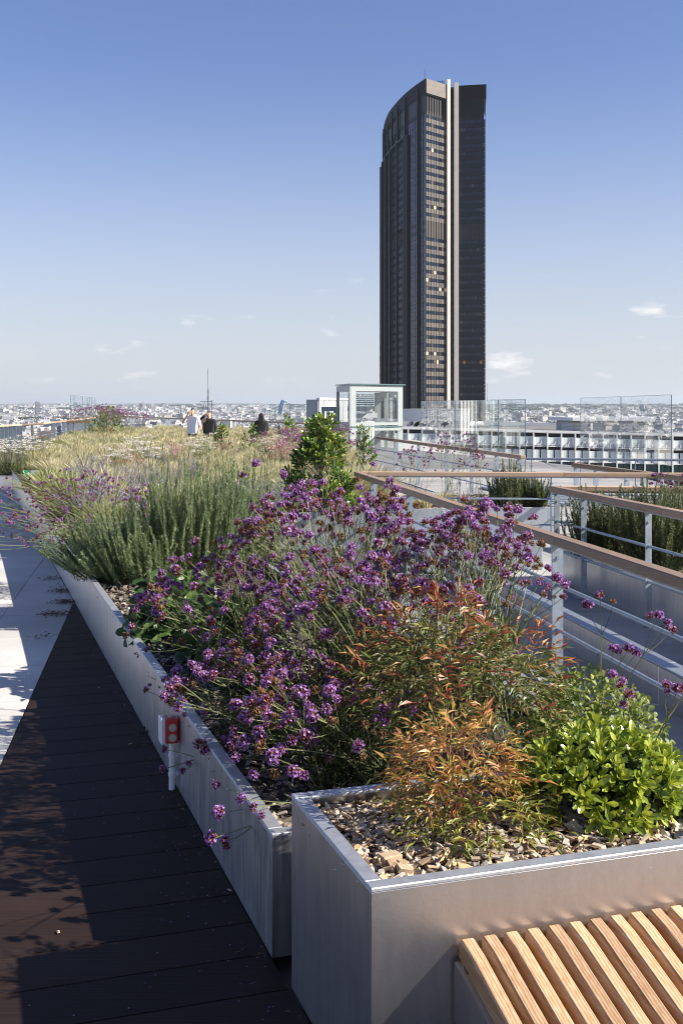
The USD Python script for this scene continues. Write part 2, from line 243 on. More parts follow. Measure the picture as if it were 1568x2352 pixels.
BROAD = islands('broad_leaves', [(0.0, (0.03, 0.065, 0.016)), (0.6, (0.06, 0.12, 0.03)), (1.0, (0.15, 0.20, 0.06))], 0.45, 0.3, 0.5)
SPURGE = islands('ground_cover_leaves', [(0.0, (0.09, 0.14, 0.025)), (0.6, (0.20, 0.25, 0.05)), (1.0, (0.32, 0.32, 0.09))], 0.5, 0.3, 0.4)
GRASS = islands('blond_grass', [(0.0, (0.27, 0.27, 0.12)), (0.3, (0.44, 0.41, 0.21)), (0.65, (0.58, 0.51, 0.32)), (1.0, (0.70, 0.64, 0.46))], 0.7, 0.35, 0.3)
GRASS_G = islands('green_grass', [(0.0, (0.13, 0.17, 0.045)), (0.5, (0.27, 0.30, 0.10)), (1.0, (0.50, 0.46, 0.24))], 0.6, 0.35, 0.3)
YARROW = islands('white_flowers', [(0.0, (0.55, 0.42, 0.33)), (0.3, (0.78, 0.74, 0.66)), (1.0, (0.84, 0.82, 0.76))], 0.8, 0.2, 0.2)
GAURA = islands('pink_flowers', [(0.0, (0.40, 0.06, 0.11)), (0.4, (0.58, 0.18, 0.24)), (0.7, (0.76, 0.56, 0.54)), (1.0, (0.80, 0.72, 0.68))], 0.8, 0.3, 0.2)
LAVEN = islands('lavender_flowers', [(0.0, (0.17, 0.14, 0.34)), (1.0, (0.34, 0.30, 0.52))], 0.8, 0.2, 0.2)
RUST = islands('rust_flowers', [(0.0, (0.30, 0.13, 0.06)), (1.0, (0.48, 0.26, 0.13))], 0.8, 0.2, 0.2)

# ---------------------------------------------------------------- ground, city, hills, haze
def terrain(r):
    s = np.clip((r - 3500.0) / 8000.0, 0, 1); s = s * s * (3 - 2 * s); return -70.0 + 34.0 * s
ang = np.linspace(0, 2 * np.pi, 97)[:-1]; rad = np.array([0.01, 300, 1200, 2500, 3500, 4500, 5500, 6500, 7500, 8500, 9500, 10500, 11500, 13000, 30000])
V = np.array([[r * math.cos(a), r * math.sin(a), float(terrain(np.array(r)))] for r in rad for a in ang]); n = len(ang)
F = [[i * n + j, (i + 1) * n + j, (i + 1) * n + (j + 1) % n, i * n + (j + 1) % n] for i in range(len(rad) - 1) for j in range(n)]
GROUND = look('city_ground', {'g': ('geometry', {}), 'n': ('noise_texture', {'scale': 0.012, 'detail': 6.0, 'roughness': 0.7}), 'r': ('rgb_ramp', {'ramp': [(0.35, (0.05, 0.07, 0.04)), (0.5, (0.16, 0.155, 0.15)), (0.65, (0.26, 0.25, 0.235))]}), 'p': ('principled_bsdf', {'roughness': 0.9})},
              [('g.position', 'n.vector'), ('n.fac', 'r.fac'), ('r.color', 'p.base_color')])
part('ground', (V, F), GROUND, kind='structure', label='hazy city ground reaching the horizon far below the roof')
ha = np.linspace(math.radians(40), math.radians(140), 161)
for k, (hr, base, amp, nm, seed) in enumerate([(12800, 12, 30, 'nearer', 3), (16500, 30, 45, 'farther', 9)]):
    prof = meshkit.fbm(np.stack([ha * 9 + seed, ha * 0 + seed * 1.7, ha * 0], -1), 5, seed)
    top = -36 + base + amp * prof
    V = []
    for dr, mult in ((-900, 0.0), (-450, 0.55), (0, 1.0), (500, 0.6), (1100, 0.0)):
        h = np.where(mult == 0, -45.0, -45 + (top + 45) * mult)
        V.append(np.stack([(hr + dr) * np.cos(ha), (hr + dr) * np.sin(ha), h + 0 * ha], -1))
    m = len(ha); F = [[i * m + j, i * m + j + 1, (i + 1) * m + j + 1, (i + 1) * m + j] for i in range(4) for j in range(m - 1)]
    part('hills', (np.vstack(V), np.array(F)[:, ::-1]), plain(f'hill_green_{nm}', (0.07, 0.085, 0.06), 0.95, var=0.5, scale=0.006), smooth=True, kind='structure', label=f'{nm} low blue wooded ridge behind the far city')

WALLC = islands('city_wall', [(0, (0.42, 0.38, 0.33)), (1, (0.62, 0.58, 0.52))], 0.9)
def citywall(name, lo, hi):
    return look(name, {'oi': ('object_info', {}), 'r': ('rgb_ramp', {'ramp': [(0, lo), (1, hi)]}), 'p': ('principled_bsdf', {'roughness': 0.9})}, [('oi.random', 'r.fac'), ('r.color', 'p.base_color')])
CW = citywall('pale_stone', (0.37, 0.345, 0.315), (0.64, 0.60, 0.55)); CR = citywall('zinc_roof', (0.13, 0.135, 0.15), (0.34, 0.34, 0.36))
DARKWIN = plain('far_window', (0.05, 0.055, 0.065), 0.3, var=0.1)
def mansard(w, d, h, rh, inset):
    wall = MB().box((0, 0, h / 2), (w, d, h))
    win = MB()
    for fl in range(5):
        z = 2.2 + fl * (h - 2) / 5
        for i in range(max(3, int(w / 4.2))):
            x = -w / 2 + (i + .5) * w / max(3, int(w / 4.2))
            for sy in (-1, 1): win.box((x, sy * (d / 2 + .02), z + .8), (1.3, .12, 1.9))
        for i in range(3):
            for sx in (-1, 1): win.box((sx * (w / 2 + .02), -d / 2 + (i + .5) * d / 3, z + .8), (.12, 1.2, 1.9))
    b = np.array([[-w/2-.3, -d/2-.3, h], [w/2+.3, -d/2-.3, h], [w/2+.3, d/2+.3, h], [-w/2-.3, d/2+.3, h]]); i2 = inset
    c = np.array([[-w/2+i2, -d/2+i2, h+rh], [w/2-i2, -d/2+i2, h+rh], [w/2-i2, d/2-i2, h+rh], [-w/2+i2, d/2-i2, h+rh]])
    e = np.array([[-w/2+d*.4, 0, h+rh+1.3], [w/2-d*.4, 0, h+rh+1.3]])
    roof = MB().add(np.vstack([b, c, e]), [[0, 1, 5, 4], [1, 2, 6, 5], [2, 3, 7, 6], [3, 0, 4, 7], [4, 5, 9, 8], [6, 7, 8, 9], [5, 6, 9, 9], [7, 4, 8, 8]])
    ch = MB()
    for x in (-w * .48, w * .02, w * .47): ch.box((x * .93, d * .12, h + rh + 1.0), (1.0, d * .45, 3.2))
    return wall, win, roof, ch
def flatblock(w, d, h):
    wall = MB().box((0, 0, h / 2), (w, d, h)); win = MB()
    for fl in range(int(h / 3.1)):
        for sy in (-1, 1): win.box((0, sy * (d / 2 + .03), 1.9 + fl * 3.1), (w * .9, .14, 1.3))
        for sx in (-1, 1): win.box((sx * (w / 2 + .03), 0, 1.9 + fl * 3.1), (.14, d * .5, 1.3))
    roof = MB().box((0, 0, h + .35), (w + .5, d + .5, .7)); ch = MB().box((w * .15, 0, h + 1.9), (w * .28, d * .4, 2.6))
    return wall, win, roof, ch
CITY = [mansard(34, 15, 17, 5, 2.3), mansard(22, 14, 19, 5.5, 2.2), mansard(52, 16, 16, 4.5, 2.4), flatblock(30, 14, 24), flatblock(18, 16, 31)]
DESC = ['long pale stone block with grey mansard roof', 'short pale stone block with steep grey roof', 'very long pale block with grey mansard roof', 'flat roofed modern apartment slab', 'tall flat roofed apartment block']
r_ = np.random.default_rng(11); spots = []
r = 1350.0
while r < 12600:
    step = 34 * (1 + r / 6500); width = 42 * (1 + r / 6500)
    for a in np.arange(-0.345, 0.345, width / r):
        x, y = (a + r_.normal(0, .1) * width / r) * r, r + r_.uniform(-.45, .45) * step
        if r_.random() < 0.10: continue
        nz = meshkit.noise(np.array([[x / 420., y / 420., 3.3]]), 5)[0]
        if nz < 0.2 and r > 2600: continue
        u = CX + x / y * FPX; tall = r_.random()
        k = r_.choice(5, p=[.36, .28, .2, .11, .05]); sc = (1 + y / 9000) * r_.uniform(.8, 1.2)
        district = meshkit.noise(np.array([[x / 600., y / 600., 9.1]]), 8)[0] * 6.0
        hgt = float(terrain(np.array(y)))
        spots.append((x, y, hgt, k, sc, sc * r_.uniform(.8, 1.15) / (1 + y / 14000), district + (math.pi / 2 if r_.random() < .5 else 0) + r_.normal(0, .06), u))
    r += step
# the nearest in view stand alone, the rest is one mass
def in_view(s):
    v = HOR + (EYE - s[2] - 22) / s[1] * FPX
    return (s[7] < 62 and v < 1040) or (62 <= s[7] < 330 and v < 990) or (1150 < s[7] < 1580 and v < 985)
view = sorted([i for i, s in enumerate(spots) if in_view(s)], key=lambda i: spots[i][1])[:300]
single = set(view); protos = {}
for i in view:
    x, y, z, k, sc, sz, yaw, u = spots[i]
    where = ' in the city beyond the left railing' if u < CX else ' in the city right of the dark tower'
    grp = 'distant city blocks' + where
    if (k, u < CX) not in protos:
        t = thing('city_building', DESC[k] + where, 'building', (x, y, z), yaw, group=f'{DESC[k]}s{where}', scale=(sc, sc, sz))
        w_, wi, ro, ch = CITY[k]
        part('wall', w_, CW, t); part('windows', wi, DARKWIN, t, kind='stuff'); part('roof', ro, CR, t); part('chimneys', ch, CW, t, kind='stuff')
        protos[(k, u < CX)] = t
    else:
        copy_of(protos[(k, u < CX)], (x, y, z), yaw, scale=(sc, sc, sz))
def instancer(name, protos, P, idx, yaw, S, **kw):
    """protos: lists of (name, mesh, material)"""
    pi = UsdGeom.PointInstancer.Define(stage, numbered('/World', name)); base = str(pi.GetPath()); rel = pi.CreatePrototypesRel()
    for j, pr in enumerate(protos):
        x = UsdGeom.Xform.Define(stage, f'{base}/kind_{j:03d}')
        for nm, me, ma in pr: part(nm, me, ma, x.GetPrim())
        rel.AddTarget(x.GetPath())
    pi.CreateProtoIndicesAttr(Vt.IntArray.FromNumpy(np.asarray(idx, np.int32)))
    pi.CreatePositionsAttr(Vt.Vec3fArray.FromNumpy(np.asarray(P, np.float32)))
    pi.CreateOrientationsAttr(Vt.QuathArray([Gf.Quath(math.cos(a / 2), 0, 0, math.sin(a / 2)) for a in yaw]))
    pi.CreateScalesAttr(Vt.Vec3fArray.FromNumpy(np.asarray(S, np.float32)))
    keys(pi, **kw); return pi
rest = [s for i, s in enumerate(spots) if i not in single]
CWR = islands('far_city_wall', [(0, (0.40, 0.37, 0.33)), (1, (0.78, 0.74, 0.68))], 0.9)
slim = [[('wall', c[0], CW), ('roof', c[2], CR), ('chimney', c[3], CW)] for c in CITY]
instancer('far_city', slim, [s[:3] for s in rest], [s[3] for s in rest], [s[6] for s in rest], [(s[4], s[4], s[5]) for s in rest], kind='stuff', label='dense mass of pale far city roofs up to the horizon', cat='city')
# clumps of park trees among the blocks
def blob(seed, n=260):
    q = np.random.default_rng(seed); d = rdir(n, q); d[:, 2] = np.abs(d[:, 2]); c = d * q.uniform(.55, 1.05, (n, 1)) * [6, 6, 8] + [0, 0, 4]
    return leaves(c, rdir(n, q), rdir(n, q), 3.2, 3.0, LANCE)
CTREE = islands('city_tree_leaves', [(0, (0.035, 0.055, 0.02)), (1, (0.09, 0.115, 0.045))], 0.8, 0.2, 0.2)
tp = []
while len(tp) < 2600:
    y = r_.uniform(1500, 12000); a = r_.uniform(-.34, .34)
    if meshkit.noise(np.array([[a * y / 420., y / 420., 3.3]]), 5)[0] < .3 or (a > .1 and r_.random() < .5): tp.append((a * y, y, float(terrain(np.array(y)))))
tp = np.array(tp)
instancer('city_trees', [[('crown', blob(1), CTREE)], [('crown', blob(2), CTREE)]], tp, r_.integers(0, 2, len(tp)), r_.uniform(0, 6.28, len(tp)), (r_.uniform(.8, 2.0, len(tp)) * (1 + tp[:, 1] / 7000))[:, None] * [1.3, 1.3, .8], kind='stuff', label='dark tree clumps scattered through the distant city', cat='trees')
# far towers that stand out of the skyline
def far_tower(u0, u1, vt, y, label, col, steps=0, spire=False):
    x0, x1 = (u0 - CX) / FPX * y, (u1 - CX) / FPX * y; top = EYE + (HOR - vt) / FPX * y; zb = float(terrain(np.array(y))) - 1; w = x1 - x0
    t = thing('far_spire' if spire else 'far_tower', label, 'spire' if spire else 'tower', ((x0 + x1) / 2, y, zb), 0.5 if not spire else 0.2); H = top - zb; w = w / 1.25
    if spire:
        part('base', MB().box((0, 0, H * .3), (w, w, H * .6)), CW, t)
        part('roof', MB().add([[-w/2, -w/2, H*.6], [w/2, -w/2, H*.6], [w/2, w/2, H*.6], [-w/2, w/2, H*.6], [0, 0, H]], [[0, 1, 4], [1, 2, 4], [2, 3, 4], [3, 0, 4]]), CR, t); return
    mt = plain('far_tower_' + label.split()[0] + str(int(u0)), col, 0.8, var=0.06, scale=.02)
    part('shaft', MB().box((0, 0, H / 2), (w, w * .75, H)), mt, t)
    wn = MB()
    for f in range(int(H / 7)): wn.box((0, 0, 4 + f * 7), (w + .5, w * .75 + .5, 2.6))
    part('window_bands', wn, DARKWIN, t)
    part('roof', MB().box((0, 0, H + 1), (w * .5, w * .4, 4)), mt, t)
P_ = (0.34, 0.33, 0.32); Bl = (0.07, 0.11, 0.18); Gy = (0.15, 0.16, 0.19)
for a in [(80, 92, 923, 5200, 'grey slab tower highest at the left skyline', Gy), (30, 36, 929, 5600, 'white cube block rising near the left picture edge', P_), (171, 178, 924, 6400, 'bluish tower seen through the glass windscreens', Bl), (181, 185, 927, 6500, 'thin white tower just right of the bluish windscreen tower', P_),
          (304, 312, 931, 6000, 'stepped pale tower left of the twin towers', P_), (319, 325, 927, 6200, 'left one of the slim twin towers on the skyline', Gy), (326, 331, 923, 6200, 'right and taller one of the slim twin towers', P_), (337, 344, 928, 6000, 'grey slab right of the twin towers', Gy), (345, 353, 928, 6050, 'pale broad slab right of the twin towers', P_),
          (413.5, 423, 933, 5200, 'pale square tower left of the man in white', P_), (545, 556, 940, 4800, 'white cube tower between the people and the woman', P_), (607, 616, 943.5, 5600, 'low grey tower right of the long haired woman', Gy),
          (1199, 1220, 947, 4600, 'blue glass office tower on the right skyline', Bl), (1356, 1368, 949, 5600, 'small grey tower above the louvred roof hut', Gy), (1228, 1240, 955, 5000, 'white block beside the blue glass office tower', P_), (1140, 1150, 956, 5200, 'white block just right of the dark tower', P_), (1535, 1548, 957, 5200, 'pale block near the right picture edge', P_)]:
    far_tower(*a)
far_tower(1391, 1398, 949, 4800, 'pointed church spire above the louvred roof hut', P_, spire=True)
# haze: one closed box round the camera and the whole scene
HX = 21000.0
part('haze', (CORN * [2 * HX, 2 * HX, 0] + np.where(CORN[:, 2:] > 0, 150.0, -72.0) * [0, 0, 1] + [0, 0, 0], BF),
     look('haze_air', {'v': ('principled_volume', {'color': (0.80, 0.87, 0.95), 'density': 0.00005, 'anisotropy': 0.25})}, [], surface=None, volume='v.volume'), kind='stuff', label='pale blue haze over the far city', cat='haze')

# ---------------------------------------------------------------- the dark tower
TGLASS = islands('tower_glass', [(0, (0.006, 0.009, 0.018)), (0.55, (0.011, 0.017, 0.036)), (0.85, (0.028, 0.030, 0.040)), (0.95, (0.06, 0.05, 0.045)), (1, (0.12, 0.085, 0.06))], 0.06, 0, 0.45)
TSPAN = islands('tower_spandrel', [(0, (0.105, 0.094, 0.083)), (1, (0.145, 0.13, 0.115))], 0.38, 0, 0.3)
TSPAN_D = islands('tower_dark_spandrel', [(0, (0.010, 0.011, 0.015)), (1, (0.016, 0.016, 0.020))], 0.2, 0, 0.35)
TMULL = plain('tower_mullion', (0.011, 0.011, 0.012), 0.5, var=0.1, scale=.2, specular_ior_level=0.2)
TPIL = plain('tower_pilaster', (0.024, 0.021, 0.021), 0.5, var=0.1, scale=.2, specular_ior_level=0.25)
TCOL = plain('tower_white_column', (0.66, 0.58, 0.50), 0.6, var=0.05, scale=.2)
TDARK = plain('tower_dark_band', (0.010, 0.009, 0.009), 0.5, var=0.2, scale=.3)
TCROWN = plain('tower_crown_panel', (0.009, 0.008, 0.008), 0.6, var=0.25, scale=.4, specular_ior_level=0.15)
TCROWN_L = plain('tower_crown_worn_panel', (0.13, 0.105, 0.088), 0.5, var=0.25, scale=.4)
LIT_W = look('lit_window_warm', {'p': ('principled_bsdf', {'base_color': (0.5, 0.38, 0.22), 'emission_color': (1.0, 0.72, 0.42), 'emission_strength': 0.09})}, [])
LIT_O = look('lit_window_orange', {'p': ('principled_bsdf', {'base_color': (0.25, 0.11, 0.03), 'emission_color': (1.0, 0.42, 0.08), 'emission_strength': 0.06})}, [])
TZ = 483.0 / 340.0
def tp_(u, y): return np.array([(u - CX) / FPX * y, y])
A_ = np.array([35.6, 483.0]); C1 = np.array([45.2, 493.0]); R1 = np.array([46.6, 496.5]); R2 = np.array([49.2, 496.5]); C2 = np.array([50.0, 494.0]); RC = np.array([61.7, 491.6])
curve = np.array([A_, [28.7, 505], [24.85, 524], [22.45, 542], [21.3, 560], [21.6, 575], [24.2, 588]])
from scipy.interpolate import CubicSpline
sp = CubicSpline(np.linspace(0, 1, len(curve)), curve); cs = sp(np.linspace(0, 1, 40))
TOP, BOT, FLH = 137.8 + EYE, -70.0, 3.46
tower = thing('office_tower', 'very tall dark office tower with curved side and two pale vertical strips', 'tower', (35, 500, BOT))
OFF = np.array([35, 500, BOT])
def loc(p, z): return np.array([p[0], p[1], z]) - OFF
plan = np.vstack([cs, [[40, 600], [56, 598], [68, 560]], [RC, C2, R2, R1, C1]])
def outset(poly, d):
    c = poly.mean(0); return poly + norm(poly - c) * d
def prism(poly, z0, z1):
    n = len(poly); v = np.vstack([np.c_[poly, np.full(n, z0)], np.c_[poly, np.full(n, z1)]])
    import shapely
    pv, pf = trimesh.creation.triangulate_polygon(shapely.Polygon(poly), engine='earcut')
    f = [[i, (i + 1) % n, n + (i + 1) % n] for i in range(n)] + [[i, n + (i + 1) % n, n + i] for i in range(n)]
    v = np.vstack([v, np.c_[pv, np.full(len(pv), z0)], np.c_[pv, np.full(len(pv), z1)]]); pf = np.array(pf)
    return v, np.vstack([f, pf[:, ::-1] + 2 * n, pf + 2 * n + len(pv)])
part('core', MB().add(*(lambda a: (a[0] - OFF, a[1]))(prism(outset(plan, -0.9), BOT, TOP - 1.0))), TDARK, tower)
gl, spn, spd = MB(), MB(), MB()
LITS = {('end', 15, 0), ('end', 14, 5), ('end', 14, 7), ('end', 16, 3), ('end', 24, 3), ('end', 31, 2), ('end', 6, 3), ('end', 5, 4), ('end', 6, 0)}
LITO = {('right', 5, 2), ('right', 5, 8), ('curve', 37, 3), ('end', 21, 0)}
def face(tag, p, q, nb, z0, z1, mull=0.13, dark=()):
    """one flat strip of curtain wall from p to q: windows, spandrels between floors and a mullion per bay"""
    p, q = np.asarray(p), np.asarray(q); d = (q - p); L = np.linalg.norm(d); d /= L; nrm = np.array([d[1], -d[0]])
    nf = int((z1 - z0) / FLH)
    for b in range(nb):
        a0, a1 = p + d * L * (b + .03) / nb, p + d * L * (b + .97) / nb
        for f in range(nf):
            zt = z0 + f * FLH
            if f in dark: continue
            w = nrm * -0.05; key = (tag, f, b)
            quad = [loc(a0 + w, zt + 1.95), loc(a1 + w, zt + 1.95), loc(a1 + w, zt + FLH - .1), loc(a0 + w, zt + FLH - .1)]
            if key in LITS: part('lit_window', (np.array(quad), np.array([[0, 1, 2, 3]])), LIT_W, tower)
            elif key in LITO: part('lit_window', (np.array(quad), np.array([[0, 1, 2, 3]])), LIT_O, tower)
            else: gl.add(quad, [[0, 1, 2, 3]])
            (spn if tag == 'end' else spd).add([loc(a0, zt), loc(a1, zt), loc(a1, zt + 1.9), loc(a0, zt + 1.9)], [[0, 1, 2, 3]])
    for b in range(nb + 1):
        c = p + d * L * b / nb + nrm * 0.04
        part('mullion', MB().box(loc(c, (z0 + z1) / 2), (mull, 0.2, z1 - z0), math.atan2(d[1], d[0])), TMULL, tower)
ZW0, ZW1 = BOT + 8, TOP - 13.0
ENDN = int((ZW1 - ZW0) / FLH); MECH = [int((EYE + (HOR - 515) / FPX * 485 - ZW0) / FLH) - 1, int((EYE + (HOR - 515) / FPX * 485 - ZW0) / FLH)]
# floors counted from just above the roof terrace for the lit windows
base_f = int((EYE - ZW0) / FLH); LITS = {(t, f + base_f, b) for t, f, b in LITS}; LITO = {(t, f + base_f, b) for t, f, b in LITO}
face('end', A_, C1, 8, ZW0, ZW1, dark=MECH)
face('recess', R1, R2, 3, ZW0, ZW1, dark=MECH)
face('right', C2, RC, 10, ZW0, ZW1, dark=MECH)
Z84 = EYE + 84 * TZ * 0.985
cs2 = sp(np.linspace(0, 1, 25))[::-1]
for i in range(24):
    face('curve', cs2[i], cs2[i + 1], 2 if i > 11 else 1, Z84 - 5 if i < 20 else ZW0, ZW1, mull=.14)
bul = outset(cs2[:22], 2.2)
k0 = sp(0.165); bul = np.vstack([sp(t) for t in np.linspace(1, 0.165, 22)]); bn = np.gradient(bul, axis=0); bn = norm(np.stack([bn[:, 1], -bn[:, 0]], -1)); bul = bul + bn * 1.7
for i in range(21):
    face('curve', bul[i], bul[i + 1], 3 if i > 10 else 2, ZW0, Z84, mull=.14, dark=MECH)
    if i % 3 == 0: part('pilaster', MB().box(loc(bul[i + 1] + bn[i + 1] * .25, (ZW0 + Z84) / 2), (.75, 1.2, Z84 - ZW0), math.atan2(bn[i + 1][1], bn[i + 1][0])), TPIL, tower)
end = bul[-1] * .5 + k0 * .5
part('pilaster', MB().box(loc(end + np.array([.9, -1.4]), (BOT + Z84) / 2), (2.3, 3.2, Z84 - BOT + 2), .6), TPIL, tower)
part('ledge', MB().add(*(lambda a: (a[0] - OFF, a[1]))(prism(np.vstack([bul, (bul - bn * 2.5)[::-1]]), Z84, Z84 + .8))), TPIL, tower)
for t in (0.05, 0.17, 0.28, 0.39, 0.5, 0.6, 0.7, 0.8):
    p = sp(t); dd = sp(t, 1); nn = norm(np.array([-abs(dd[1]), -abs(dd[0])]))
    z0 = Z84 if t > 0.165 else BOT
    part('pilaster', MB().box(loc(p + nn * .45, (z0 + TOP) / 2 - 1), (.9, 1.0, TOP - z0 - 2), math.atan2(dd[1], dd[0])), TPIL, tower)
part('column', MB().box(loc(C1 + np.array([.75, -.5]), (BOT + TOP) / 2 + 1.2), (1.5, 1.5, TOP - BOT + 2.2), .25), TCOL, tower)
part('column', MB().box(loc(C2 + np.array([-.6, -.6]), (BOT + TOP) / 2 + .6), (1.9, 1.7, TOP - BOT + 1.2), 0.1), plain('tower_grey_column', (0.40, 0.37, 0.34), 0.6, var=0.05, scale=.2), tower)
for f0, nm in ((ZW0 + MECH[0] * FLH, 'service_band'),):
    part(nm, MB().add(*(lambda a: (a[0] - OFF, a[1]))(prism(outset(plan, -.15), f0, f0 + 2 * FLH))), plain('tower_service_band', (0.05, 0.042, 0.036), 0.5, var=0.2, scale=.4), tower)
part('open_storey', MB().add(*(lambda a: (a[0] - OFF, a[1]))(prism(outset(plan, -1.6), ZW1, TOP - 6))), TDARK, tower)
cr = outset(plan, 0.35)
for i in range(len(cr)):
    p, q = cr[i], cr[(i + 1) % len(cr)]
    part('crown_panel', MB().bar(loc(p, TOP - 3), loc(q, TOP - 3), .5, 6.0), TCROWN_L if i == len(cr) - 1 else TCROWN, tower)
fins = MB()
for (p, q, nb) in ((A_, C1, 8), (C2, RC, 10), (R1, R2, 3)):
    for b in range(nb + 1): fins.box(loc(p + (q - p) * b / nb, TOP - 9.5), (.25, .5, 7.2))
part('crown_fins', fins, TMULL, tower, kind='stuff')
part('roof_slab', MB().add(*(lambda a: (a[0] - OFF, a[1]))(prism(outset(plan, .1), TOP - 6.4, TOP - 5.6))), TDARK, tower)
TEAL = pane('roof_glass_guard', (0.55, 0.72, 0.72), 0.05)
for u0, u1, y in ((1003, 1020, 500), (1022, 1035, 505), (1036, 1058, 510)):
    p, q = tp_(u0, y), tp_(u1, y); part('glass_guard', MB().bar(loc(p, TOP + 1.6), loc(q, TOP + 1.6), .1, 4.8), TEAL, tower)
part('roof_mast', MB().tube([loc(tp_(975, 500), TOP - 4), loc(tp_(975, 500), TOP + 9)], .09, 5), TPIL, tower)
part('glass', gl, TGLASS, tower, kind='stuff', label='dark window panes of the tower')
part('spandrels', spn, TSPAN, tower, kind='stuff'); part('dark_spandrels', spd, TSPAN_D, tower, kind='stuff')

# ---------------------------------------------------------------- glass-fronted office block across the court and what stands on its roof
WMET = plain('white_metal', (0.72, 0.72, 0.70), 0.45, var=0.05, scale=2)
WMET_SH = plain('cream_metal', (0.66, 0.64, 0.60), 0.5, var=0.05, scale=2)
GREYB = plain('grey_metal', (0.36, 0.37, 0.39), 0.5, var=0.08, scale=2)
DARKM = plain('dark_metal', (0.045, 0.047, 0.05), 0.5, var=0.2, scale=2)
PALEGL = islands('pale_green_glass', [(0, (0.74, 0.80, 0.76)), (1, (0.84, 0.88, 0.84))], 0.25)
LOWGL = islands('frosted_glass', [(0, (0.58, 0.62, 0.60)), (0.55, (0.76, 0.80, 0.76)), (0.75, (0.62, 0.53, 0.45)), (1, (0.48, 0.39, 0.32))], 0.3)
TEALGL = islands('teal_window_glass', [(0, (0.02, 0.05, 0.05)), (1, (0.07, 0.13, 0.12))], 0.1)
Z0 = 125.0
blk = thing('office_building', 'long low office building with white mullions and pale glass front across the court', 'building', (0, 0, 0))
def top_at(u): return EYE - (982 + .0265 * (u - 925) - HOR) * Z0 / FPX
xa, xb = D(905, 0, Z0)[0], D(1640, 0, Z0)[0]; ta, tb = top_at(905), top_at(1640)
sl = lambda x: ta + (tb - ta) * (x - xa) / (xb - xa)
bodyv = np.array([[xa, Z0 + .6, -70], [xb, Z0 + .6, -70], [xb, Z0 + 50, -70], [xa, Z0 + 50, -70], [xa, Z0 + .6, ta - .25], [xb, Z0 + .6, tb - .25], [xb, Z0 + 50, tb - .25], [xa, Z0 + 50, ta - .25]])
part('body', (bodyv, np.array([[0, 1, 5, 4], [1, 2, 6, 5], [2, 3, 7, 6], [3, 0, 4, 7], [0, 3, 2, 1]])), DARKM, blk)
part('roof', (np.array([[xa, Z0 + .3, ta - .2], [xb, Z0 + .3, tb - .2], [xb, Z0 + 50, tb - .2], [xa, Z0 + 50, ta - .2]]), np.array([[0, 1, 2, 3]])), plain('dark_gravel_roof', (0.16, 0.15, 0.14), .9, var=.3, scale=.6), blk)
part('coping', MB().bar((xa, Z0 + .12, ta), (xb, Z0 + .12, tb), .5, .24), WMET, blk)
part('rear_coping', MB().bar((xa, Z0 + 49, ta + .1), (xb, Z0 + 49, tb + .1), .5, .6), GREYB, blk)
nbay = 23; xs = np.linspace(xa, xb, nbay + 1); q_ = np.random.default_rng(3)
for i in range(nbay + 1):
    t = sl(xs[i]); part('mullion', MB().box((xs[i], Z0 - .05, t - 2.7), (.15, .16, 5.2)), WMET, blk)
for i in range(nbay):
    x0, x1 = xs[i] + .08, xs[i + 1] - .08; t = (sl(x0) + sl(x1)) / 2; w = x1 - x0; c = (x0 + x1) / 2
    part('upper_pane', MB().box((c, Z0 + .06, t - 1.05), (w, .06, .92)), PALEGL, blk)
    part('strut', MB().bar((c - .1, Z0 - .25, t - 1.5), (c + .25, Z0 + .2, t - .7), .1, .1).box((c + w * .25, Z0 + .05, t - 1.2), (.12, .2, 1.0)), GREYB, blk, kind='stuff')
    [part('transom', MB().box((c, Z0 + .1, t - dz), (w, .25, .11)), WMET, blk) for dz in (1.62, 3.22, 4.4)]
    part('lower_pane', MB().box((c - w * .26, Z0 + .08, t - 2.58), (w * .44, .06, 1.15)), LOWGL, blk)
    part('lower_pane', MB().box((c + w * .26, Z0 + .08, t - 2.58), (w * .44, .06, 1.15)), LOWGL, blk)
    [part('window', MB().box((c + w * .25 * sg_, Z0 + .32, t - 3.8), (w * .45, .06, 1.0)), TEALGL, blk) for sg_ in (-1, 1)]
# flat-roofed hut with louvres
hut = thing('roof_hut', 'flat roofed grey louvred hut on the office roof at right', 'hut', (0, 0, 0))
yh = 140.0; a, b, c = D(1277, 985, yh + 6), D(1316, 989, yh), D(1478, 991, yh); zt = D(1300, 966, yh)[2]; zb = min(a[2], c[2]) - 1.2
part('wall', MB().add([[a[0], a[1], zb], [b[0], b[1], zb], [c[0], c[1], zb], [c[0] + 2, c[1] + 8, zb], [a[0], a[1], zt], [b[0], b[1], zt], [c[0], c[1], zt], [c[0] + 2, c[1] + 8, zt]], [[0, 1, 5, 4], [1, 2, 6, 5], [2, 3, 7, 6], [3, 0, 4, 7], [4, 5, 6, 7]]), GREYB, hut)
for i in range(9):
    z = zt - .15 - i * .17
    part('louvre', MB().bar((a[0] + .15, a[1] - .25, z), (b[0] - .05, b[1] - .06, z), .12, .09).bar((b[0] + .1, b[1] - .08, z), (c[0] - .1, c[1] - .08, z), .14, .09), WMET if i else GREYB, hut)
ro = np.array([[a[0] - .9, a[1] + 1], [b[0] - .3, b[1] - 1.2], [c[0] + 1.1, c[1] - 1.0], [c[0] + 2.5, c[1] + 9]])
part('roof', MB().add(*prism(ro, zt, zt + .42)), WMET, hut)
for u in (1310, 1340, 1375, 1420, 1450):
    p = D(u, 960, yh + 3); part('roof_vent', MB().box((p[0], p[1], zt + .55), (.9, .9, .32)), WMET, hut)
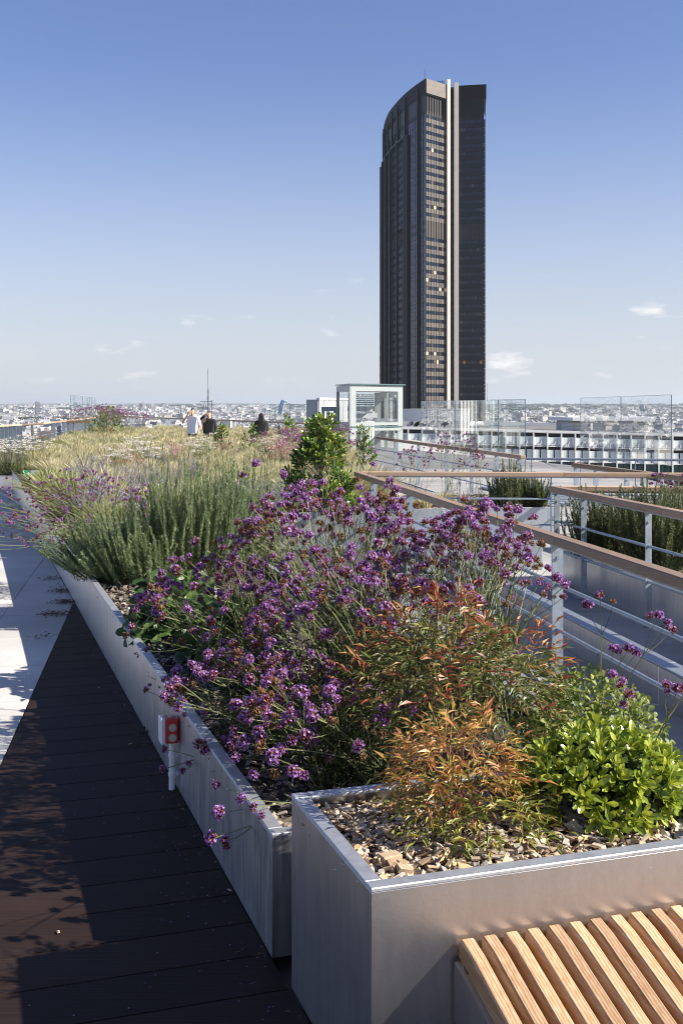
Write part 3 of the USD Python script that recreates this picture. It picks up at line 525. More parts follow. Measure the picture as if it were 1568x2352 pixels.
# white corrugated plant housing on the roof
def ribbed(name, label, p, q, z0, z1, depth, n, mat, matside):
    t = thing(name, label, 'plant room'); p, q = np.array(p[:2]), np.array(q[:2]); d = norm(q - p); nn = np.array([d[1], -d[0]]); L = np.linalg.norm(q - p)
    e = np.vstack([p, q, q - nn * depth, p - nn * depth]); part('housing', MB().add(*prism(e, z0, z1)), matside, t)
    for i in range(n):
        c = p + d * L * (i + .5) / n; part('rib', MB().bar([*(c + nn * .04), z0 + .03], [*(c + nn * .04), z1 - .03], L / n * .62, .08, up=(*nn, 0)), mat, t)
    part('top_trim', MB().bar([*(p + nn * .03), z1 + .04], [*(q + nn * .03), z1 + .04], .2, .1), mat, t); return t, p, q, nn
yb = 131.0; p, q = D(981, 0, yb), D(1078.5, 0, yb); zt, zb = D(0, 940, yb)[2], D(0, 967, yb)[2]
t, *_ = ribbed('plant_housing', 'long white corrugated housing with rounded end on the office roof', p, q, zb, zt, 5, 27, WMET, WMET_SH)
arc = np.array([[p[0] + 2.7 * (-math.sin(a)) * .98, p[1] + 2.4 * (1 - math.cos(a))] for a in np.linspace(0, 1.5, 9)]); arc = np.vstack([arc, [p[0], p[1] + 5]])
part('rounded_end', MB().add(*prism(arc, zb, zt + .05)), WMET_SH, t, smooth=20)
for i in range(9):
    x = p[0] - 2 + i * 1.2; part('support', MB().box((x, yb + .8, zb - .45), (.12, .12, .95)), WMET, t)
mach = thing('roof_machinery', 'dark ducts and machinery under the white corrugated housing', 'machinery')
for i in range(6): part('duct', MB().tube([(p[0] - 2.2 + i * .8, yb + 1.5, zb - .9), (p[0] - 1.9 + i * .8, yb + 1.5, zb - .35), (p[0] - 1.5 + i * .8, yb + 1.5, zb - .2)], .22, 8), DARKM if i % 2 else GREYB, mach)
for k, u in enumerate((1085.5, 1101)):
    c = D(u, 975, 128); w = .42
    v = thing('dome_vent', ('left' if k == 0 else 'right') + ' one of two cream dome vents right of the corrugated housing', 'roof vent')
    pts = [[sx * r, sy * r, z] for z, r in ((0, .46), (.28, .40), (.5, .2)) for sx in (-1, 1) for sy in (-1, 1)]
    part('cap', meshkit.arrays(hullm(np.array(pts) + c + [0, 0, -.1]))[:2], WMET_SH, v); part('curb', MB().box(c + [0, 0, -.45], (.7, .7, .7)), GREYB, v)
fr = thing('roof_frame', 'small grey tubular frame on the roof right of the dome vents', 'frame')
for u in (1120, 1133, 1148): part('post', MB().bar(D(u, 985, 127), D(u, 969, 127), .1, .1, up=(0, 1, 0)), GREYB, fr)
part('beam', MB().bar(D(1118, 970, 127), D(1150, 970, 127), .12, .12), GREYB, fr); part('shade', MB().box(D(1140, 974, 127.3), (.7, .05, .5)), plain('blue_sheet', (0.12, 0.2, 0.32), .5), fr)
rod = thing('lightning_rod', 'thin tall rod beside the right edge of the dark tower', 'rod'); part('rod', MB().tube([D(1118.6, 985, 128), D(1118.6, 880, 128)], .035, 5), GREYB, rod)
an2 = thing('roof_aerial', 'small bent aerial right of the thin tall rod', 'aerial'); part('mast', MB().tube([D(1137, 975, 128), D(1137, 951, 128)], .04, 5), DARKM, an2); part('arm', MB().bar(D(1122, 951, 128), D(1137, 953, 128), .06, .06), DARKM, an2)

# ---------------------------------------------------------------- our own roof: floors
ZF0 = -.172
COURT = look('court_slab_concrete', {'g': ('geometry', {}), 'oi': ('object_info', {}), 'n': ('noise_texture', {'scale': 1.1, 'detail': 7.0, 'roughness': 0.65}), 'r': ('rgb_ramp', {'ramp': [(0.3, (0.25, 0.245, 0.24)), (0.55, (0.36, 0.35, 0.335)), (0.75, (0.42, 0.41, 0.39))]}), 'h': ('hsv', {}), 'hv': ('map_range', {'to_min': 0.85, 'to_max': 1.1}), 'p': ('principled_bsdf', {'roughness': 0.8})}, [('g.position', 'n.vector'), ('n.fac', 'r.fac'), ('r.color', 'h.color'), ('oi.random', 'hv.value'), ('hv.result', 'h.value'), ('h.color', 'p.base_color')])
own = thing('terrace_building', 'building body that carries the roof garden', 'building')
part('body', MB().add(*prism(np.array([[-18, -8], [8.5, -8], [8.5, 37], [4.6, 72], [-18, 72]]), -70, -.35)), CONC, own)
part('court_floor', MB().add(*prism(np.array([[.6, -6], [8.3, -6], [8.3, 36.5], [.3, 60], [.35, 17]]), -.34, -.168)), plain('pale_court_floor', (0.20, 0.195, 0.19), .85, var=.2, scale=1.5, bump=.1), kind='structure', label='pale sunlit court floor right of the planters')
part('under_floor', MB().add(*prism(np.array([[-17.5, -6], [.6, -6], [.35, 17], [.3, 60], [-17.5, 70]]), -.34, -.06)), plain('dark_underlay', (0.06, 0.055, 0.05), .9), kind='structure', label='dark sub-floor seen in the joints of deck and paving')
court = thing('court_paving', 'grey concrete slabs of the court floor on the right', kind='structure')
for i in range(0, 9):
    for j in range(2, 26):
        sq = np.array([B2[:2] * (1.55 + (i + a) * 1.2) + A2[:2] * (j + b) * 1.5 for a, b in ((.004, .003), (.996, .003), (.996, .997), (.004, .997))])
        if sq[:, 0].max() > 8.2 or sq[:, 0].min() < .75 or sq[:, 1].max() > 36.3: continue
        part('court_slab', MB().add(*prism(sq, ZF0 + .004, ZF0 + .022 + rng.uniform(-.001, .001))), COURT, court)
# wooden deck wedge: boards run across, cut along the paving line on the left
deck = thing('wooden_deck', 'dark brown composite deck wedge along the long steel planter', kind='structure')
d0, d1 = G(0, 1760), G(167, 1388); dd = (d1 - d0); slope = dd[0] / dd[1]
def left_x(y): return d0[0] + (y - d0[1]) * slope
bw = 0.2475; nb = 0
for i in range(-6, 40):
    ta, tb_ = i * bw + 0.003, (i + 1) * bw - 0.003
    def s_left(t):   # solve for s where the board row meets the paving line
        y = (F0[1] + A1[1] * t); x0 = F0[0] + A1[0] * t
        return (left_x(y) - x0) / (B1[0] - slope * B1[1])
    sr = -0.012 if ta > .955 else (-0.004 if ta > 0 else 1.6)
    if ta > .73 and ta < .955: sr = -.012
    sa, sb = s_left(ta) + .004, s_left(tb_) + .004
    if sa > sr - .02: break
    q = [L1(sa, ta), L1(sr, ta), L1(max(min(sb, sr), sb if sb < sr else sr - .001), tb_), L1(sr, tb_)]
    P = np.array([L1(sa, ta), L1(sr, ta), L1(sr, tb_), L1(min(sb, sr - .003), tb_)])[:, :2]
    c = P.mean(0); inn = c + (P - c) * (1 - .004)
    v = np.vstack([np.c_[P, np.full(4, -.03)], np.c_[P, np.full(4, -.003)], np.c_[inn, np.full(4, 0.0)]])
    part('plank', (v, np.array([[0, 1, 5, 4], [1, 2, 6, 5], [2, 3, 7, 6], [3, 0, 4, 7], [4, 5, 9, 8], [5, 6, 10, 9], [6, 7, 11, 10], [7, 4, 8, 11], [8, 9, 10, 11]])), DECK, deck)
# paving slabs, aligned with the second grid, clipped by the deck line and the planter edge
import shapely
pav = thing('paving', 'pale concrete paving slabs of the garden path', kind='structure')
dl = np.array([left_x(y) for y in (0, 10.75)]); yy = 10.75
tpl = (yy - F0[1]) / A1[1]
wall = [L1(-.016, t) for t in (8.15, 25)]
region = shapely.Polygon([(-16, -2), (left_x(-2) - .004, -2), (left_x(10.6) - .004, 10.6), tuple(wall[0][:2]), tuple(wall[1][:2]), (-16, wall[1][1])])
O2 = G(0, 1422)[:2]; rows = [G(u, v)[:2] for u, v in ((60, 1367), (60, 1413), (60, 1464))]
k_off = (rows[1] - O2) @ A2[:2]
for i in range(-8, 3):
    for j in range(-12, 22):
        sq = np.array([O2 + B2[:2] * (i + a) * 1.0 + A2[:2] * (k_off + (j + b) * 1.005) for a, b in ((.003, .003), (.997, .003), (.997, .997), (.003, .997))])
        g = shapely.Polygon(sq).intersection(region)
        if g.is_empty or g.area < .01 or g.geom_type != 'Polygon': continue
        c = np.array(g.centroid.coords[0])
        if c[1] < 1.0 or (c[0] / c[1] * FPX + CX) < -500: continue
        co = np.array(g.exterior.coords)[:-1]
        if not g.exterior.is_ccw: co = co[::-1]
        part('paving_slab', MB().add(*prism(co, -.04, rng.uniform(-.0015, .0015))), SLAB, pav)

# ---------------------------------------------------------------- steel planters
def sheet_box(t, s0, s1, t0, t1, z0, z1, th, rim, mat, frame=(B1, A1, F0), joints=(), gap=0.0):
    """four walls of folded sheet with a turned-in rim; each wall and rim its own part"""
    b, a, o = frame; yaw = math.atan2(b[1], b[0])
    def at(s, tt, h): return o + b * s + a * tt + UP * h
    def wall(name, sa, sb, ta, tb):
        sz = np.array([sb - sa, tb - ta, z1 - z0 - .0064]); part(name, cbox(sz, .001), mat, t, at=at((sa + sb) / 2, (ta + tb) / 2, (z0 + z1) / 2 - .0032), yaw=yaw)
    wall('front_panel', s0, s1, t0, t0 + th); wall('back_panel', s0, s1, t1 - th, t1)
    cuts = [t0 + th + gap] + list(joints) + [t1 - th - gap]
    for u, v in zip(cuts[:-1], cuts[1:]):
        wall('side_panel', s0, s0 + th, u + .0015, v - .0015)
    wall('side_panel', s1 - th, s1, t0 + th, t1 - th)
    def rimp(sa, sb, ta, tb): part('rim', cbox(np.array([sb - sa, tb - ta, .012]), .0028), RIM, t, at=at((sa + sb) / 2, (ta + tb) / 2, z1), yaw=yaw)
    rimp(s0 - .002, s1 + .002, t0 - .002, t0 + rim); rimp(s0 - .002, s1 + .002, t1 - rim, t1 + .002)
    rimp(s0 - .002, s0 + rim, t0 + rim + .001, t1 - rim - .001); rimp(s1 - rim, s1 + .002, t0 + rim + .001, t1 - rim - .001)
def soil(t, s0, s1, t0, t1, z, frame=(B1, A1, F0), n=14):
    b, a, o = frame; S, T = np.meshgrid(np.linspace(s0, s1, n), np.linspace(t0, t1, n)); P = o + S[..., None] * b + T[..., None] * a
    H = z + .03 * (meshkit.fbm(np.stack([P[..., 0] * 5, P[..., 1] * 5, 0 * S], -1), 3) - .5); P[..., 2] = H
    i, j = np.meshgrid(np.arange(n - 1), np.arange(n - 1), indexing='ij'); q = np.stack([i * n + j, i * n + j + 1, (i + 1) * n + j + 1, (i + 1) * n + j], -1).reshape(-1, 4)
    part('soil', (P.reshape(-1, 3), q), SOIL, t, smooth=True)
def chips(n, s0, s1, t0, t1, z, size=(.028, .013, .005), frame=(B1, A1, F0), seed=1, thick=.03):
    """irregular flakes lying every way: returns the corner points of each chip (n, 8, 3) in its own frame, and its place"""
    q = np.random.default_rng(seed); b, a, o = frame
    c = CORN[None] * np.array(size) * q.lognormal(0, .38, (n, 1, 3)) * 2 * q.uniform(.75, 1.15, (n, 8, 3)) * .5
    s, t = q.uniform(s0, s1, n), q.uniform(t0, t1, n)
    pos = o + s[:, None] * b + t[:, None] * a; pos[:, 2] = z + q.uniform(-.2, 1, n) * thick + .03 * (meshkit.fbm(np.stack([pos[:, 0] * 5, pos[:, 1] * 5, 0 * s], -1), 3) - .5)
    y, p, r = q.uniform(0, 6.28, n), q.normal(0, .35, n), q.normal(0, .3, n)
    R = np.stack([rz(yy) for yy in y]); Rp = np.zeros((n, 3, 3)); Rp[:, 0, 0] = 1; Rp[:, 1, 1] = np.cos(p); Rp[:, 1, 2] = -np.sin(p); Rp[:, 2, 1] = np.sin(p); Rp[:, 2, 2] = np.cos(p)
    Rr = np.zeros((n, 3, 3)); Rr[:, 1, 1] = 1; Rr[:, 0, 0] = np.cos(r); Rr[:, 0, 2] = np.sin(r); Rr[:, 2, 0] = -np.sin(r); Rr[:, 2, 2] = np.cos(r)
    return np.einsum('nij,nkj->nki', R @ Rp @ Rr, c), pos
def chip_mass(C, P): n = len(C); return (C + P[:, None]).reshape(-1, 3), (BF[None] + (np.arange(n) * 8)[:, None, None]).reshape(-1, 4)
H1, H2 = 0.61, 0.41
fp = thing('steel_planter', 'tall brushed steel box planter in front, behind the wooden bench', 'planter')
sheet_box(fp, 0, 1.16, 0, .75, .0, H1, .012, .045, GALV_BRIGHT, joints=(.70,))
soil(fp, .013, 1.147, .013, .737, H1 - .075)
mul = thing('wood_chip_mulch', 'pale wood chips filling the tall front planter', 'mulch')
C, P = chips(4200, .02, 1.14, .02, .73, H1 - .062, seed=3, size=(.029, .0135, .005)); 
dist = P[:, 1] - 30 * (P[:, 2] - (H1 - .062)); order = np.argsort(dist); near = order[:300]; restc = order[300:]
for i in near: part('wood_chip', (C[i] * 1.12, BF), CHIP_ONE[int(rng.integers(0, 5))], mul, at=P[i] + [0, 0, .004])
part('chips', chip_mass(C[restc], P[restc]), CHIPS, mul, kind='stuff')
blockp = G(895, 1973, H1 - .03)
part('wood_chip', (cbox((.062, .04, .028), .003)), CHIP_ONE[1], mul, at=blockp, yaw=.5, label='large brown wood block among the chips')
part('wood_chip', (cbox((.07, .045, .025), .003)), CHIP_ONE[2], mul, at=G(1165, 1998, H1 - .035), yaw=-.3, label='large grey brown wood block among the chips')

lp = thing('long_planter', 'long low galvanised planter running along the dark deck', 'planter')
sheet_box(lp, -.01, 1.62, .955, 11.4, 0.0, H2, .012, .05, GALV, joints=(2.79, 5.3, 7.8))
soil(lp, .004, 1.606, .969, 11.38, H2 - .07, n=30)
mul2 = thing('dark_mulch', 'dark weathered wood mulch in the long planter beside the deck', 'mulch')
C, P = chips(5200, .0, 1.0, .98, 7.6, H2 - .062, seed=5, size=(.036, .016, .005))
part('chips', chip_mass(C, P), CHIPS_DARK, mul2, kind='stuff')
# junction box with its pipe on the planter wall
jb = thing('junction_box', 'red electrical junction box with white lid and pale grommets on the planter wall', 'junction box')
REDP = plain('red_plastic', (0.55, 0.035, 0.03), 0.4, var=.05); WHITEP = plain('white_plastic', (0.75, 0.74, 0.73), 0.4, var=.03); CREAMP = plain('cream_rubber', (0.50, 0.45, 0.36), 0.55, var=.05)
tj = 2.73
part('body', cbox((.062, .088, .118), .006), REDP, jb, at=L1(-.012 - .034, tj, .292), yaw=Y1)
part('lid', cbox((.022, .092, .122), .005), WHITEP, jb, at=L1(-.012 - .077, tj, .292), yaw=Y1)
def disc(c, nrm, r, th): nrm = np.array(nrm); return tubem([c, c + nrm * th], r, 16)
for z in (.262, .310):
    c = L1(-.045, tj - .0445, z); g = part('grommet', disc(c, -A1, .0185, .006), CREAMP, jb); part('ring', disc(c - A1 * .0065, -A1, .0105, .003), CREAMP, g)
c = L1(-.045, tj, .3515); g = part('grommet', disc(c, UP, .0185, .006), CREAMP, jb); part('ring', disc(c + UP * .0065, UP, .0105, .003), CREAMP, g)
pipe = thing('conduit_pipe', 'white conduit pipe rising from the deck to the red junction box', 'pipe')
part('pipe', tubem([L1(-.04, tj, 0.001), L1(-.04, tj, .234)], .0145, 14), WHITEP, pipe, smooth=40)
for z in (.075, .165): part('clip', MB().tube([L1(-.04, tj, z - .008), L1(-.04, tj, z + .008)], .0185, 14).box(L1(-.022, tj, z), (.022, .012, .014), Y1), WHITEP, pipe)

# ---------------------------------------------------------------- wooden lounge bench against the front planter
bench = thing('wooden_bench', 'larch slatted bench with sloping back against the tall steel planter', 'bench', L1(0, 0, 0), Y1)
def slat_profile(n=11):
    # from the planter (y = -0.01) toward the viewer: sloping down, flattening into a seat
    y = np.linspace(0, 1, n); d = .62 * y; z = .462 - .33 * np.minimum(d, .34) * (1 - .0 * d) - np.where(d > .34, .33 * (d - .34) * np.exp(-(d - .34) * 4), 0) - np.where(d < .03, (.03 - d) * .25, 0)
    return -.012 - d, z
py, pz = slat_profile()
def slat(w=.0415, h=.05):
    n = len(py); ty, tz = np.gradient(py), np.gradient(pz); L = np.hypot(ty, tz); ny, nz = -tz / L, ty / L
    ny, nz = np.where(nz < 0, -ny, ny), np.abs(nz); ch = .006
    prof = [(-w/2, -h), (w/2, -h), (w/2, -ch), (w/2 - ch, 0), (-w/2 + ch, 0), (-w/2, -ch)]
    v = np.array([[x, py[i] + ny[i] * k, pz[i] + nz[i] * k] for i in range(n) for x, k in prof]); m = len(prof)
    f = [[i * m + j, (i + 1) * m + j, (i + 1) * m + (j + 1) % m, i * m + (j + 1) % m] for i in range(n - 1) for j in range(m)]
    tri = [[a, b, c] for q in f for a, b, c in ((q[0], q[1], q[2]), (q[0], q[2], q[3]))]
    tri += [[0, j + 1, j] if False else [0, j, j + 1] for j in range(1, m - 1)] + [[(n - 1) * m, (n - 1) * m + j + 1, (n - 1) * m + j] for j in range(1, m - 1)]
    return v, np.array(tri)
SL = slat(); pitch = .0632
for i in range(22):
    m = usdkit.mesh(stage, numbered(str(bench.GetPath()), 'slat'), SL, LARCH); m.AddTranslateOp().Set((.262 + i * pitch, 0, 0)); 
wn = .228
side = np.array([[py[i], pz[i] - .056] for i in range(len(py))]); poly = np.vstack([side, [[py[-1], .0], [py[0], .0]]])
def yz_prism(poly, x0, x1):
    a, f = prism(np.array(poly)[::-1], 0, 1); return np.stack([x0 + a[:, 2] * (x1 - x0), a[:, 0], a[:, 1]], -1), f
part('side_panel', yz_prism(poly, wn - .003, wn + .012), GALV_BRIGHT, bench)
for yy in (-.035, -.30, -.55):
    k = np.interp(yy, py[::-1], pz[::-1]) - .052
    part('cross_bar', MB().tube([(wn + .01, yy, k - .012), (.262 + 21.5 * pitch, yy, k - .012)], .012, 8), GALV_BRIGHT, bench)
part('far_side_panel', yz_prism(poly, .262 + 22 * pitch, .277 + 22 * pitch), GALV_BRIGHT, bench)

# ---------------------------------------------------------------- railings
def railing(name, label, p, q, zf, zr, wood, posts=(), wide=.08, rails=(.36, .70), ww=.10, wh=.062, plate=True, group=None):
    """wooden top rail on flat steel posts with thin round rails between"""
    t = thing(name, label, 'railing', group=group); p, q = np.array([p[0], p[1], 0.]), np.array([q[0], q[1], 0.]); d = q - p; Lr = np.linalg.norm(d); d /= Lr; yaw = math.atan2(d[1], d[0]) - math.pi / 2
    nseg = max(1, int(round(Lr / 2.9)))
    for i in range(nseg):
        m = usdkit.mesh(stage, numbered(str(t.GetPath()), 'handrail'), cbox((ww, Lr / nseg - .003, wh), .008), wood); m.AddTranslateOp().Set(tuple(map(float, p + d * Lr * (i + .5) / nseg + UP * (zr - wh / 2)))); m.AddRotateZOp().Set(math.degrees(yaw))
    part('rail_strip', MB().bar(p + UP * (zr - wh - .008), q + UP * (zr - wh - .008), .05, .012), POST, t)
    for k in posts:
        c = p + d * Lr * k
        po = part('post', MB().box(c + UP * (zf + zr - wh - .012) / 2, (wide, .014, zr - wh - .016 - zf), yaw + math.pi / 2 * 0), POST, t)
        part('bolt', MB().tube([c - d * .018 + UP * (zr - .16), c + d * .018 + UP * (zr - .16)], .013, 8), POST, po)
        if plate: part('base_plate', MB().box(c + UP * (zf + .008), (.18, .14, .014), yaw), POST, po)
    for h in rails: part('steel_rail', MB().tube([p + UP * (zf + h), q + UP * (zf + h)], .014, 7), POST, t)
    return t
ZF, RA = -.15, .92
def on(u, v, h): return G(u, v, h)
a0, a1 = G(820, 1083, RA), G(1568, 1322, RA); da = a1 - a0
railing('railing', 'near wooden handrail slanting down the right side behind the purple flowers', a0, a0 + da * 1.35, ZF, RA, RAILWOOD, posts=(.09, .245, .4, .595, .93), rails=(.40, .72))
b1 = G(1575, 1086, RA)
railing('railing', 'pale wooden handrail crossing level in the middle distance at right', a0 + [.06, .02, 0], a0 + (b1 - a0) * 1.25, ZF, RA, RAILWOOD_PALE, posts=(.03, .245, .47, .69, .9), wide=.06, rails=(.34, .70))
e0, e1 = G(1270, 1116, .95), G(1568, 1174, .95)
railing('railing', 'dark topped railing with base plate standing by the right rosemary planter', e0, e0 + (e1 - e0) * 1.8, ZF, .95, RAILWOOD, posts=(.02, .16, .435, .8), wide=.06, rails=(.40, .72))
f0 = G(1340, 1119, .93)
railing('railing', 'short pale handrail crossing behind the right rosemary bushes', e0 + [.08, .02, 0], [5.2, e0[1] - .25, 0], ZF, .95, RAILWOOD_PALE, posts=(.3, .65, .97), wide=.06)
c0, c1 = G(862, 1002, RA), G(1201, 1046, RA)
railing('railing', 'long brown handrail receding past the glass lift box', c0, c1, ZF, RA, RAILWOOD, posts=(.2, .4, .6, .75, .88, .985), wide=.08)
railing('steel_railing', 'all steel railing right of the brown handrail by the lift', c1 + [.05, 0, 0], [6.6, c1[1] - .6, 0], ZF, .88, POST, posts=(.03, .3, .6, .95), wide=.06, ww=.05, wh=.03)
g0, g1 = G(1318, 1063, RA), G(1493, 1084, RA)
railing('railing', 'short brown handrail in front of the pale office front', g0, g0 + (g1 - g0) * 1.6, ZF, RA, RAILWOOD, posts=(.02, .2, .45, .7, .98), wide=.08)
# roof edge railings at the far left and back
h0, h1, h2, h3 = D(-30, 979, 40), D(48, 973.5, 44), D(98, 970.5, 47), D(236, 952.5, 74)
railing('railing', 'roof edge railing at the left picture edge above the white flowers', h0, h1, -.1, 1.12, RAILWOOD_PALE, posts=(.3, .42, .55, .68, .80, .90, .98), wide=.17, plate=False)
railing('railing', 'dark short handrail joining two left roof edge railings', h1, h2, -.1, 1.12, RAILWOOD, posts=(.5,), wide=.1, plate=False)
railing('railing', 'long roof edge railing receding toward the glass windscreens', h2, h3, -.1, 1.12, RAILWOOD_PALE, posts=tuple(np.linspace(.12, 1, 14)), wide=.2, plate=False)
j0, j1 = D(290, 957, 74), D(585, 967.5, 51); 
railing('railing', 'thin wooden handrail along the far roof edge behind the people', j0, D(700, 971, 48), -.1, 1.12, RAILWOOD_PALE, posts=(.04, .06, .31, .33, .5, .7, .9), wide=.14, plate=False)
# low steel frame with posts beyond the left railing
lf = thing('gantry', 'square steel frame standing beyond the left railing', 'frame')
for u in (157, 169, 196, 206): part('post', MB().bar(D(u, 1075, 52), D(u, 969, 52), .09, .09, up=(0, 1, 0)), POST, lf)
part('beam', MB().bar(D(154, 968.5, 52), D(209, 968.5, 52), .12, .12), RAILWOOD, lf)
# parapets, lids and low planters of the court on the right
FR2 = (B2, A2, np.array([0., 0., 0.]))
def st(p): return np.array([np.dot(p[:2], B2[:2]), np.dot(p[:2], A2[:2])])
k0, k1 = st(G(1318, 1509, ZF)), st(G(1568, 1645, ZF)); sx = (k0[0] + k1[0]) / 2
lw = thing('low_steel_wall', 'low bright steel wall with flat coping behind the lime green bush', 'low wall')
yaw2 = Y2
def bx2(t, name, s0, s1, t0, t1, z0, z1, mat, ch=.004): part(name, cbox((s1 - s0, t1 - t0, z1 - z0), ch), mat, t, at=B2 * (s0 + s1) / 2 + A2 * (t0 + t1) / 2 + UP * (z0 + z1) / 2, yaw=yaw2)
for i in range(4): bx2(lw, 'wall_panel', sx, sx + .014, 5.2 + i * 2.0 + .002, 7.2 + i * 2.0 - .002, ZF, .105, GALV_BRIGHT)
for i in range(4): bx2(lw, 'coping', sx - .012, sx + .13, 5.2 + i * 2.0 + .001, 7.2 + i * 2.0 - .001, .113, .125, GALV_MATT)
w0 = st(G(1451, 1413, ZF))
def planter2(label, s0, s1, t0, t1, z1, mat=GALV_MATT, mulch=True, n=900, seed=1):
    t = thing('steel_planter', label, 'planter'); sheet_box(t, s0, s1, t0, t1, ZF, z1, .012, .04, mat, frame=FR2); soil(t, s0 + .013, s1 - .013, t0 + .013, t1 - .013, z1 - .05, frame=FR2)
    if mulch:
        C, P = chips(n, s0 + .02, s1 - .02, t0 + .02, t1 - .02, z1 - .042, frame=FR2, seed=seed, size=(.05, .022, .008)); part('mulch_chips', chip_mass(C, P), CHIPS, t, kind='stuff')
    return t
planter2('steel planter under the large right rosemary bushes', w0[0] + .02, w0[0] + 2.0, 7.0, 12.6, .27, GALV_BRIGHT, seed=4, n=2600)
pd = st(G(1000, 1178, .27)); pe = st(G(1285, 1178, .27))
planter2('blue grey steel planter of thin verbena behind the level handrail', pd[0] - .6, pe[0] + .3, 16.9, 19.6, .27, GALV_MATT, seed=6, n=2600)
ld = thing('metal_box', 'low flat metal covered box between the two slanting railings', 'cover'); ph = st(np.array([1.05, 13.4]))
bx2(ld, 'box', ph[0], ph[0] + 1.45, 13.3, 15.4, ZF, .24, GALV_MATT, .01)
for i in range(3): bx2(ld, 'lid', ph[0] - .01 + i * .487, ph[0] + .484 + i * .487, 13.28, 15.42, .243, .262, GALV_MATT, .006)
wr = thing('white_roof_box', 'bright white flat roof box behind the purple flowers', 'roof box'); 
pw = [st(G(u, v, .29)) for u, v in ((600, 1262), (1010, 1262), (1010, 1216))]
bx2(wr, 'box', -.55, 1.06, 12.0, 14.1, ZF, .27, WHITE_ROOF, .01)
for i in range(2): bx2(wr, 'cap', -.58 + i * .825, .24 + i * .825, 11.97, 14.13, .274, .292, WHITE_ROOF, .006)
ab = thing('steel_planter', 'grey steel planter box under the big glossy shrub', 'planter'); pa = st(np.array([-.3, 15.6]))
sheet_box(ab, pa[0] - .65, pa[0] + .55, 15.0, 16.3, ZF, .42, .012, .04, GALV_MATT, frame=FR2); soil(ab, pa[0] - .63, pa[0] + .53, 15.02, 16.28, .37, frame=FR2)
gt = thing('floor_grating', 'perforated steel grating on the court floor behind the level railing', 'grating')
pg = st(G(1215, 1135, ZF))
for i in range(12): bx2(gt, 'grating_bar', pg[0] - .6 + i * .13, pg[0] - .55 + i * .13, 21.5, 26.5, ZF + .004, ZF + .05, GALV_MATT, .003)
for i in range(12): bx2(gt, 'cross_bar', pg[0] - .62, pg[0] + .92, 21.7 + i * .4, 21.78 + i * .4, ZF + .052, ZF + .07, GALV_MATT, .003)
# far left planter, sign, little bench
tl = thing('steel_planter', 'pale steel planter of white flowers at the end of the path', 'planter')
s0_ = L1(0, 23.2, 0)
part('front_panel', cbox((6.0, .02, .30), .005), GALV_BRIGHT, tl, at=(-9.88, 24.9, .15)); part('side_panel', cbox((.02, 3.2, .30), .005), GALV_BRIGHT, tl, at=(-6.87, 26.52, .15)); part('rim', cbox((6.02, .06, .012), .004), GALV_BRIGHT, tl, at=(-9.88, 24.92, .307))
part('soil', MB().box((-9.88, 26.5, .2), (5.98, 3.1, .12)), SOIL, tl)
sg = thing('exit_sign', 'small green and white emergency exit sign beside the white flowers', 'sign', D(71, 1087, 24.6), .05)
GREENP = look('sign_green', {'p': ('principled_bsdf', {'base_color': (0.02, 0.36, 0.13), 'roughness': .4})}, []); SIGNW = look('sign_white', {'p': ('principled_bsdf', {'base_color': (0.78, 0.8, 0.78), 'roughness': .4})}, [])
part('green_panel', MB().box((-.085, 0, 0), (.17, .03, .135)), GREENP, sg); part('white_panel', MB().box((.09, 0, 0), (.178, .03, .135)), SIGNW, sg)
pic = MB()
pic.box((-.155, -.017, .045), (.022, .006, .022)).bar((-.150, -.017, .03), (-.135, -.017, -.01), .006, .02, up=(0, 1, 0)).bar((-.137, -.017, -.008), (-.165, -.017, -.045), .006, .014, up=(0, 1, 0)).bar((-.137, -.017, -.008), (-.115, -.017, -.05), .006, .014, up=(0, 1, 0)).bar((-.165, -.017, .02), (-.12, -.017, .012), .006, .012, up=(0, 1, 0))
part('running_figure', pic, SIGNW, sg)
ar = MB().add([[-.085, -.017, .008], [-.05, -.017, .008], [-.05, -.017, .032], [-.012, -.017, -.004], [-.05, -.017, -.04], [-.05, -.017, -.016], [-.085, -.017, -.016]], [[0, 6, 5], [0, 5, 1], [1, 5, 4], [1, 4, 3], [1, 3, 2]]); part('arrow', ar, SIGNW, sg)
part('bracket', MB().box((0, .04, -.11), (.05, .04, .24)), GALV, sg)
lb = thing('low_bench', 'weathered slatted wooden bench end beside the white flower planter', 'bench', (-6.25, 23.9, 0), .32)
for i in range(7): part('slat', cbox((.085, 1.9, .04), .005), RAILWOOD, lb, at=(-.35 + i * .1, .2, .30))
part('base', MB().box((-.05, .2, .14), (.66, 1.8, .276)), GALV, lb)

